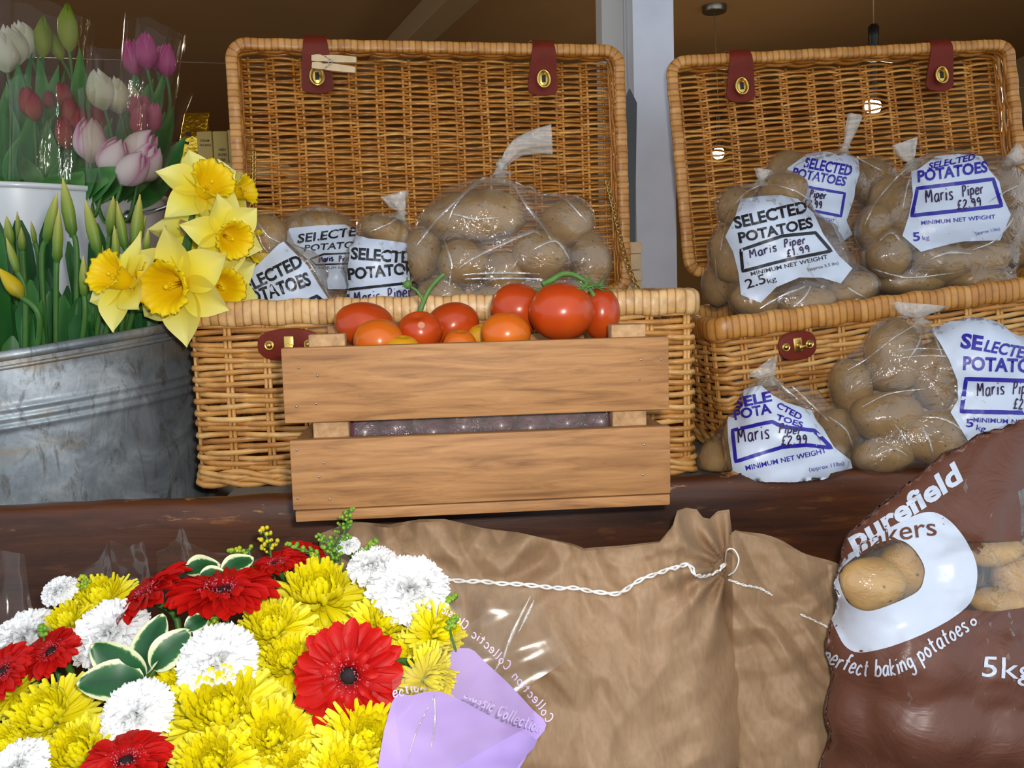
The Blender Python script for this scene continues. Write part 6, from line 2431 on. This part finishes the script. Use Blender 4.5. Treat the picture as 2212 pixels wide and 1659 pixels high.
def carn_mesh(seed, N=58):
    rg = random.Random(seed)
    mb = MB()
    for i in range(N):
        t_ = (i + .5) / N
        az = i * 2.399963 + rg.uniform(-.2, .2)
        al = R(3 + 84 * t_ ** .75)
        L = (.84 + .12 * t_) * rg.uniform(.90, 1.08)
        Mk = Matrix.Rotation(az, 4, 'Z')
        ph = rg.uniform(0, 6)
        hw = rg.uniform(.42, .58)

        def fn(u, v):
            s = (u - .5) * 2
            be = al * (.35 + .65 * v) - .25 * (1 - v)
            r = .03 + L * v * math.sin(be)
            z = L * v * math.cos(be) * .92 - .03
            ruf = .075 * v ** 1.6 * math.sin(s * 8 + ph) + .04 * v * math.sin(s * 15 + ph * 2)
            edge = .045 * (1 if (int((s + 1) * 10 + 1e-6) % 2) else -1) * max(0, v - .86) * 6
            w = hw * v ** .7
            return Mk @ V((r * math.cos(s * .35) + math.cos(be) * ruf + math.sin(be) * edge, s * w, z - math.sin(be) * ruf + math.cos(be) * edge))
        grid(mb, fn, 20, 6, lambda u, v: min(1, .12 + v * .9))
    me = to_mesh('petals', mb, M_CARN)
    mb = MB(); lathe(mb, [(0, -.72), (.10, -.70), (.15, -.5), (.17, -.2), (.15, 0), (.05, .02)], 14, ripple=lambda r, z, a, i: (r * (1 + .05 * math.cos(5 * a)), z))
    return me, to_mesh('calyx', mb, M_CALYX)


CN = [carn_mesh(s) for s in (5, 6, 7)]


def YB_(py):
    return .845 + (py - 1150) / 510.0 * (.625 - .845)


rs = random.Random(33)


def stem_to_bench(t, p, n, r=.003):
    foot = V((p.x * .55 - .12, .66 + (p.y - .7) * .25, ZB + .004))
    mb = MB(); tube(mb, catmull([p, p - n * .035, p.lerp(foot, .5) - V((0, 0, .0)), foot], 6), r, 6)
    build('stem', mb, M_STEM, t)


def base_of(p):
    return V((p.x * .55 - .12, .66 + (p.y - .7) * .25, ZB + .004))


CHR = [  # px, py, radius, facing, dY, words
    (212, 1290, 82, (-.15, -.45, .9), .01, 'yellow chrysanthemum behind the left red gerberas, top left of the bouquet'), (140, 1340, 64, (-.3, -.5, .8), .0, 'small yellow chrysanthemum left of the ruffled white carnation'),
    (690, 1275, 112, (.1, -.45, .88), .01, 'yellow chrysanthemum under the goldenrod, above the big red gerbera'), (585, 1352, 92, (-.1, -.5, .85), -.005, 'yellow chrysanthemum below the pair of red gerberas'),
    (830, 1345, 76, (.5, -.5, .6), .0, 'drooping yellow chrysanthemum below the rightmost white carnation'), (958, 1372, 80, (.8, -.5, .3), .0, 'yellow chrysanthemum facing right at the right edge of the bouquet'),
    (935, 1478, 84, (.75, -.55, -.1), .0, 'yellow chrysanthemum hanging beside the lilac wrapping'), (620, 1425, 84, (.0, -.55, .8), .0, 'yellow chrysanthemum left of the big red gerbera'),
    (476, 1532, 140, (.05, -.62, .78), -.01, 'biggest yellow chrysanthemum in the middle of the bouquet'), (385, 1495, 92, (-.2, -.6, .75), .0, 'yellow chrysanthemum between the round carnation and the middle one'),
    (96, 1545, 112, (-.2, -.6, .75), .0, 'yellow chrysanthemum at the left edge, left of the round white carnation'), (165, 1625, 100, (-.1, -.6, .75), .0, 'yellow chrysanthemum at the bottom, left of the bottom gerbera'),
    (590, 1592, 108, (.1, -.66, .7), .0, 'yellow chrysanthemum with a green eye left of the lowest right one'), (790, 1592, 112, (.3, -.66, .6), -.004, 'yellow chrysanthemum below the big red gerbera'),
    (455, 1650, 108, (.0, -.7, .7), -.002, 'yellow chrysanthemum at the bottom right of the bottom gerbera'), (14, 1490, 66, (-.4, -.6, .6), .01, 'yellow chrysanthemum cut by the left edge below the red gerbera'), (745, 1668, 96, (.2, -.7, .6), .0, 'yellow chrysanthemum cut by the bottom edge near the lilac wrapping'),
    (640, 1668, 80, (.1, -.7, .65), .012, 'yellow chrysanthemum cut by the bottom edge, second from the lilac wrapping'), (20, 1610, 84, (-.3, -.6, .7), .012, 'yellow chrysanthemum in the lower left corner'), (900, 1420, 62, (.6, -.6, .2), .015, 'shaded yellow chrysanthemum right of the big red gerbera'),
    (330, 1420, 60, (0, -.5, .8), .03, 'yellow chrysanthemum deep behind the variegated leaves')]
for i, (px, py, rad, fc, dY, words) in enumerate(CHR):
    Y = YB_(py) + dY
    n = V(fc).normalized()
    r = rad * Y / F
    p = at(px, py, Y) - n * r * .30
    t = thing('chrysanthemum', words, 'chrysanthemum', base_of(p), 'yellow chrysanthemums in the bouquet')
    fl_m, bs_m = CH[i % 3]
    M = face_to(p, n, rs.uniform(0, 6), r)
    inst('florets', fl_m, t, M); inst('flower_base', bs_m, t, M)
    stem_to_bench(t, p, n)
GER = [(755, 1458, 126, (.02, -.97, .22), -.035, 'big red gerbera with a dark eye facing the viewer'), (325, 1288, 108, (-.5, -.16, .85), -.015, 'red gerbera seen from the side, left one of the upper pair'), (482, 1284, 124, (.05, -.12, .99), -.02, 'red gerbera seen from above, right one of the upper pair'),
       (598, 1222, 70, (-.2, -.15, .96), .01, 'red gerbera at the back, below the goldenrod'), (660, 1206, 54, (.4, -.3, .85), .015, 'small red gerbera at the back, right of the other rear one'), (112, 1410, 72, (-.15, -.5, .85), -.01, 'red gerbera left of the ruffled white carnation'),
       (12, 1452, 76, (-.35, -.6, .7), -.01, 'red gerbera cut by the left edge of the photo'), (272, 1650, 108, (.0, -.2, .97), -.03, 'red gerbera at the bottom under the round white carnation')]
for i, (px, py, rad, fc, dY, words) in enumerate(GER):
    Y = YB_(py) + dY
    n = V(fc).normalized(); r = rad * Y / F
    p = at(px, py, Y)
    t = thing('gerbera', words, 'gerbera', base_of(p), 'red gerberas in the bouquet')
    a_, b_, c_ = GE[i % 2]
    M = face_to(p, n, rs.uniform(0, 6), r)
    inst('petals', a_, t, M); inst('disc_florets', b_, t, M); inst('dark_eye', c_, t, M)
    mb = MB(); lathe(mb, [(0, -.18), (.14, -.14), (.22, -.02), (.16, .04)], 14, M=M); build('calyx', mb, M_CALYX, t)
    stem_to_bench(t, p - n * r * .15, n, .0034)
CAR = [(236, 1362, 78, (-.1, -.55, .83), -.01, 'ruffled white carnation above the variegated leaves'), (466, 1422, 82, (.0, -.6, .8), -.028, 'white carnation right of the variegated leaves'), (290, 1538, 72, (-.05, -.72, .69), -.015, 'round white carnation below the variegated leaves'),
       (888, 1268, 82, (.25, -.5, .8), -.012, 'biggest white carnation at the upper right of the bouquet'), (806, 1218, 52, (.0, -.4, .9), .0, 'white carnation behind the biggest one, upper right'), (126, 1274, 36, (-.2, -.5, .85), .0, 'small half open white carnation at the upper left'),
       (52, 1372, 68, (-.2, -.45, .85), .01, 'white carnation under the film at the left'), (752, 1176, 24, (.0, -.4, .9), .01, 'small white carnation bud beside the goldenrod'), (38, 1652, 58, (-.2, -.6, .75), -.02, 'white carnation in the bottom left corner')]
for i, (px, py, rad, fc, dY, words) in enumerate(CAR):
    Y = YB_(py) + dY
    n = V(fc).normalized(); r = rad * Y / F
    p = at(px, py, Y) - n * r * .35
    t = thing('carnation', words, 'carnation', base_of(p), 'white carnations in the bouquet')
    a_, b_ = CN[i % 3]
    M = face_to(p, n, rs.uniform(0, 6), r * 1.12)
    inst('petals', a_, t, M); inst('calyx', b_, t, M)
    stem_to_bench(t, p - n * r * .7, n, .0026)


def vleaf(parent, base, tip, hw, Yb, Yt, tilt=(0, -1, .5), pale=0.0):
    a_, b_ = at(*base, Yb), at(*tip, Yt)
    w = hw * Yb / F
    d = b_ - a_
    nn = V(tilt); nn = (nn - d.normalized() * nn.dot(d.normalized())).normalized()
    sd = d.cross(nn).normalized()
    mb = MB()

    def fn(u, v):
        s = (u - .5) * 2
        wv = w * math.sin(PI * v ** .85) ** .62 if 0 < v < 1 else 0.0
        return a_ + d * v + sd * (s * wv) + nn * (.18 * w * s * s + .10 * w * math.sin(v * 6) + w * .35 * math.sin(PI * v))

    def tt(u, v):
        s = abs(u - .5) * 2
        e = max(s, 1 - (1 - v) * 5 if v > .8 else 0)
        return max(0, min(1, e * .80 + .09 * noise.noise(V((u * 14, v * 16, hw))) + pale))
    grid(mb, fn, 22, 30, tt)
    build('leaf', mb, M_VLEAF, parent)


c = at(310, 1465, .70)
t = thing('variegated_sprig', 'sprig of dark green leaves with cream margins between the white carnations', 'leaf sprig', base_of(c))
vleaf(t, (312, 1466), (196, 1392), 44, .700, .69, (-.2, -1, .6))
vleaf(t, (312, 1474), (164, 1478), 46, .695, .675, (-.1, -1, .8))
vleaf(t, (306, 1462), (354, 1326), 40, .705, .735, (-.1, -1, .4))
vleaf(t, (330, 1446), (412, 1360), 38, .705, .72, (.1, -1, .5), .10)
vleaf(t, (400, 1362), (450, 1332), 22, .72, .735, (.1, -1, .6))
mb = MB(); tube(mb, catmull([at(400, 1366, .722), at(318, 1470, .706), at(316, 1500, .712), base_of(c)], 8), .002, 6); build('stem', mb, M_STEM, t)
c = at(480, 1235, .80)
t = thing('variegated_sprig', 'sprig of pale variegated leaves behind the upper pair of red gerberas', 'leaf sprig', base_of(c))
vleaf(t, (398, 1238), (476, 1222), 30, .80, .82, (0, -.8, .8), .1)
vleaf(t, (478, 1240), (548, 1206), 26, .80, .82, (.1, -.8, .8), .1)
vleaf(t, (430, 1246), (490, 1240), 20, .79, .80, (.1, -.8, .8), .12)
mb = MB(); tube(mb, catmull([at(404, 1238, .805), at(440, 1250, .805), at(440, 1290, .80), base_of(c)], 8), .002, 6); build('stem', mb, M_STEM, t)

SOL = [((722, 1200), (757, 1098), 30, .2, 'tallest green goldenrod spray in front of the crate corner'), ((585, 1200), (566, 1142), 32, .9, 'yellow goldenrod spray above the rear red gerbera'), ((540, 1200), (492, 1192), 24, .7, 'low yellow goldenrod spray left of the rear gerbera'),
       ((690, 1205), (616, 1176), 22, .25, 'green goldenrod spray leaning left over the rear gerberas'), ((735, 1215), (690, 1158), 26, .2, 'short green goldenrod spray left of the tallest one'), ((770, 1212), (812, 1166), 18, .2, 'green goldenrod spray right of the tallest one'),
       ((868, 1232), (900, 1208), 15, .3, 'small goldenrod tip above the biggest white carnation'), ((966, 1302), (988, 1288), 12, .3, 'tiny goldenrod tip right of the biggest white carnation'), ((95, 1378), (88, 1352), 12, .1, 'tiny green goldenrod tip left of the small chrysanthemum'),
       ((185, 1275), (176, 1244), 14, .6, 'goldenrod tip beside the half open carnation'), ((448, 1360), (480, 1322), 24, .45, 'goldenrod spray right of the variegated leaves'), ((972, 1358), (985, 1335), 10, .3, 'tiny goldenrod tip at the right edge of the bouquet')]
for (b_, tp, wpx, tn, words) in SOL:
    Y = YB_(max(1150, (b_[1] + tp[1]) / 2)) - .004
    if b_[1] > 1330:
        Y -= .02
    A_, B_ = at(*b_, Y), at(*tp, Y)
    t = thing('goldenrod_spray', words, 'goldenrod', base_of(A_), 'goldenrod sprays in the bouquet')
    mb = MB(); tube(mb, catmull([base_of(A_), A_ - V((0, .004, .07)), A_, A_.lerp(B_, .5) + V((.002, 0, 0)), B_], 6), .0011, 5)
    mbb = MB()
    w = wpx * Y / F
    L = (B_ - A_).length
    nb = max(8, int(L / .0034))
    for j in range(nb):
        u = (j + .5) / nb
        p = A_.lerp(B_, u)
        sd = 1 if j % 2 else -1
        d = V((sd * rs.uniform(.6, 1), rs.uniform(-.7, .3), rs.uniform(.2, .8))).normalized()
        e = p + d * w * (1.05 - u * .75) * rs.uniform(.6, 1.1)
        tube(mb, [p, p.lerp(e, .6) + V((0, 0, -.001)), e], .0006, 4)
        nn_ = max(3, int((e - p).length / .0026))
        for q_ in range(nn_):
            pp = p.lerp(e, (q_ + 1) / nn_) + V((rs.uniform(-1, 1), rs.uniform(-1, 1), rs.uniform(-.2, 1))) * .0018
            ball(mbb, Matrix.Translation(pp) @ Matrix.Scale(rs.uniform(.0014, .0023), 4), 6, 5, t=max(0, min(1, tn + rs.uniform(-.25, .3))))
    build('stem', mb, M_STEM, t)
    o = build('flower_buds', mbb, M_SOLID, t)
    o['kind'] = 'stuff'

# ---------------------------------------------------------------- the bouquet's clear and lilac wrapping
M_WRAP = film('clear_wrap', .015, .28, .20, bscale=(5, 5, 5), bstr=.2, base=.03, bdist=.006)
M_LILAC = mat('lilac_print', (172, 146, 212), .55, spec=.35, vary=(10, (160, 130, 206), .5))
M_LILACT = mat('pale_lilac_print', (196, 176, 228), .4)


def sheet(poly, depth, wav, seed, n=26):
    """a curved sheet of film through pixel corners (four, with their own distances)"""
    P4 = [at(x, y, Y) for x, y, Y in poly]

    def fn(u, v):
        p = P4[0].lerp(P4[1], u).lerp(P4[3].lerp(P4[2], u), v)
        nn = (P4[1] - P4[0]).cross(P4[3] - P4[0]).normalized()
        return p + nn * (depth * math.sin(PI * u) * (1 - .3 * v) + wav * noise.noise(V((u * 4, v * 4, seed))))
    mb = MB(); grid(mb, fn, n, n)
    return mb


wt = thing('bouquet_wrap', 'clear film wrap with lilac base and mirrored lettering around the flower bouquet', 'wrapping', V((.0, .72, ZB + .004)))
back = sheet([(850, 1200, .80), (1150, 1272, .79), (1236, 1420, .755), (760, 1720, .70)], .012, .006, 1)
back2 = sheet([(850, 1420, .755), (1228, 1420, .752), (1060, 1740, .68), (760, 1740, .69)], .012, .005, 2)
build('clear_back_sheet', back, M_WRAP, wt)
front = sheet([(830, 1470, .66), (1200, 1560, .715), (1060, 1760, .655), (760, 1760, .60)], -.016, .006, 3)
bb, bf = back.bvh(), front.bvh()
bigb = sheet([(800, 1290, .745), (1270, 1270, .752), (1220, 1760, .675), (720, 1760, .68)], .010, .004, 5)
bbig = bigb.bvh()
cB, cF = (1030, 1520), (990, 1600)
mb = MB(); put_poly(mb, smooth2([(962, 1420), (1012, 1400), (1050, 1432), (1100, 1478), (1150, 1532), (1180, 1566), (1150, 1610), (1085, 1700), (940, 1700), (930, 1520)], 3), bbig, cB, .0, 12)
lb_ = build('lilac_back_panel', mb, M_LILAC, wt)
mb = MB(); put_poly(mb, smooth2([(846, 1518), (890, 1502), (945, 1493), (1010, 1520), (1100, 1572), (1160, 1600), (1120, 1650), (1070, 1720), (830, 1720)], 3), bf, cF, .0, 12)
lf_ = build('lilac_front_panel', mb, M_LILAC, wt)
mb = MB()
put_script(mb, 'Classic', None, None, 11, 2.4, bbig, cB, .0010, mirror=True, path=[(950, 1322), (978, 1338), (1004, 1360)])
build('lettering', mb, M_LILACT, lb_)
mb = MB()
put_script(mb, 'Collectic', None, None, 11.5, 2.4, bbig, cB, .0010, mirror=True, path=[(1014, 1372), (1052, 1402), (1094, 1448)])
build('lettering', mb, M_LILACT, lb_)
mb = MB()
put_script(mb, 'Collection', None, None, 11.5, 2.4, bbig, cB, .0010, mirror=True, path=[(1102, 1460), (1140, 1502), (1164, 1532), (1182, 1562)])
build('lettering', mb, M_LILACT, lb_)
mb = MB()
put_script(mb, 'Classic Collection', None, None, 15, 3.0, bf, cF, .0010, path=[(1000, 1504), (1050, 1532), (1110, 1562), (1168, 1584)])
build('lettering', mb, M_LILACT, lf_)
mb = MB()
put_script(mb, 'ection', None, None, 14, 3.0, bf, cF, .0010, path=[(850, 1508), (885, 1498), (922, 1488)])
build('lettering', mb, M_LILACT, lf_)
# free points of clear film standing up behind and beside the flowers
for (q4, dp, sd, nm) in (([(-40, 1180, .80), (52, 1196, .80), (80, 1400, .76), (-40, 1440, .76)], .02, 7, 'film_point'), ([(150, 1240, .84), (232, 1170, .86), (250, 1290, .83), (140, 1300, .82)], .012, 8, 'film_point'),
                         ([(238, 1168, .87), (310, 1165, .87), (330, 1270, .83), (240, 1280, .83)], .012, 9, 'film_point'), ([(340, 1190, .86), (388, 1120, .88), (430, 1230, .84), (340, 1250, .83)], .010, 10, 'film_point'), ([(395, 1170, .87), (560, 1180, .87), (580, 1260, .83), (400, 1260, .82)], .012, 11, 'film_point')):
    build(nm, sheet(q4, dp, .005, sd, 14), M_WRAP, wt)
glint_creases(wt, bbig, cB, [([(1146, 1288), (1120, 1340), (1098, 1390), (1086, 1428)], 5, .0012), ([(1154, 1296), (1138, 1330), (1120, 1366)], 4, .0012), ([(1068, 1452), (1078, 1432), (1084, 1424)], 3, .001)])
glint_creases(wt, bf, cF, [([(938, 1500), (940, 1560), (930, 1620)], 3, .001), ([(940, 1500), (900, 1580), (880, 1650)], 2.5, .001)])
build('clear_front_sheet', sheet([(846, 1470, .655), (1130, 1276, .765), (1160, 1560, .71), (880, 1720, .60)], -.02, .006, 12, 20), M_WRAP, wt)
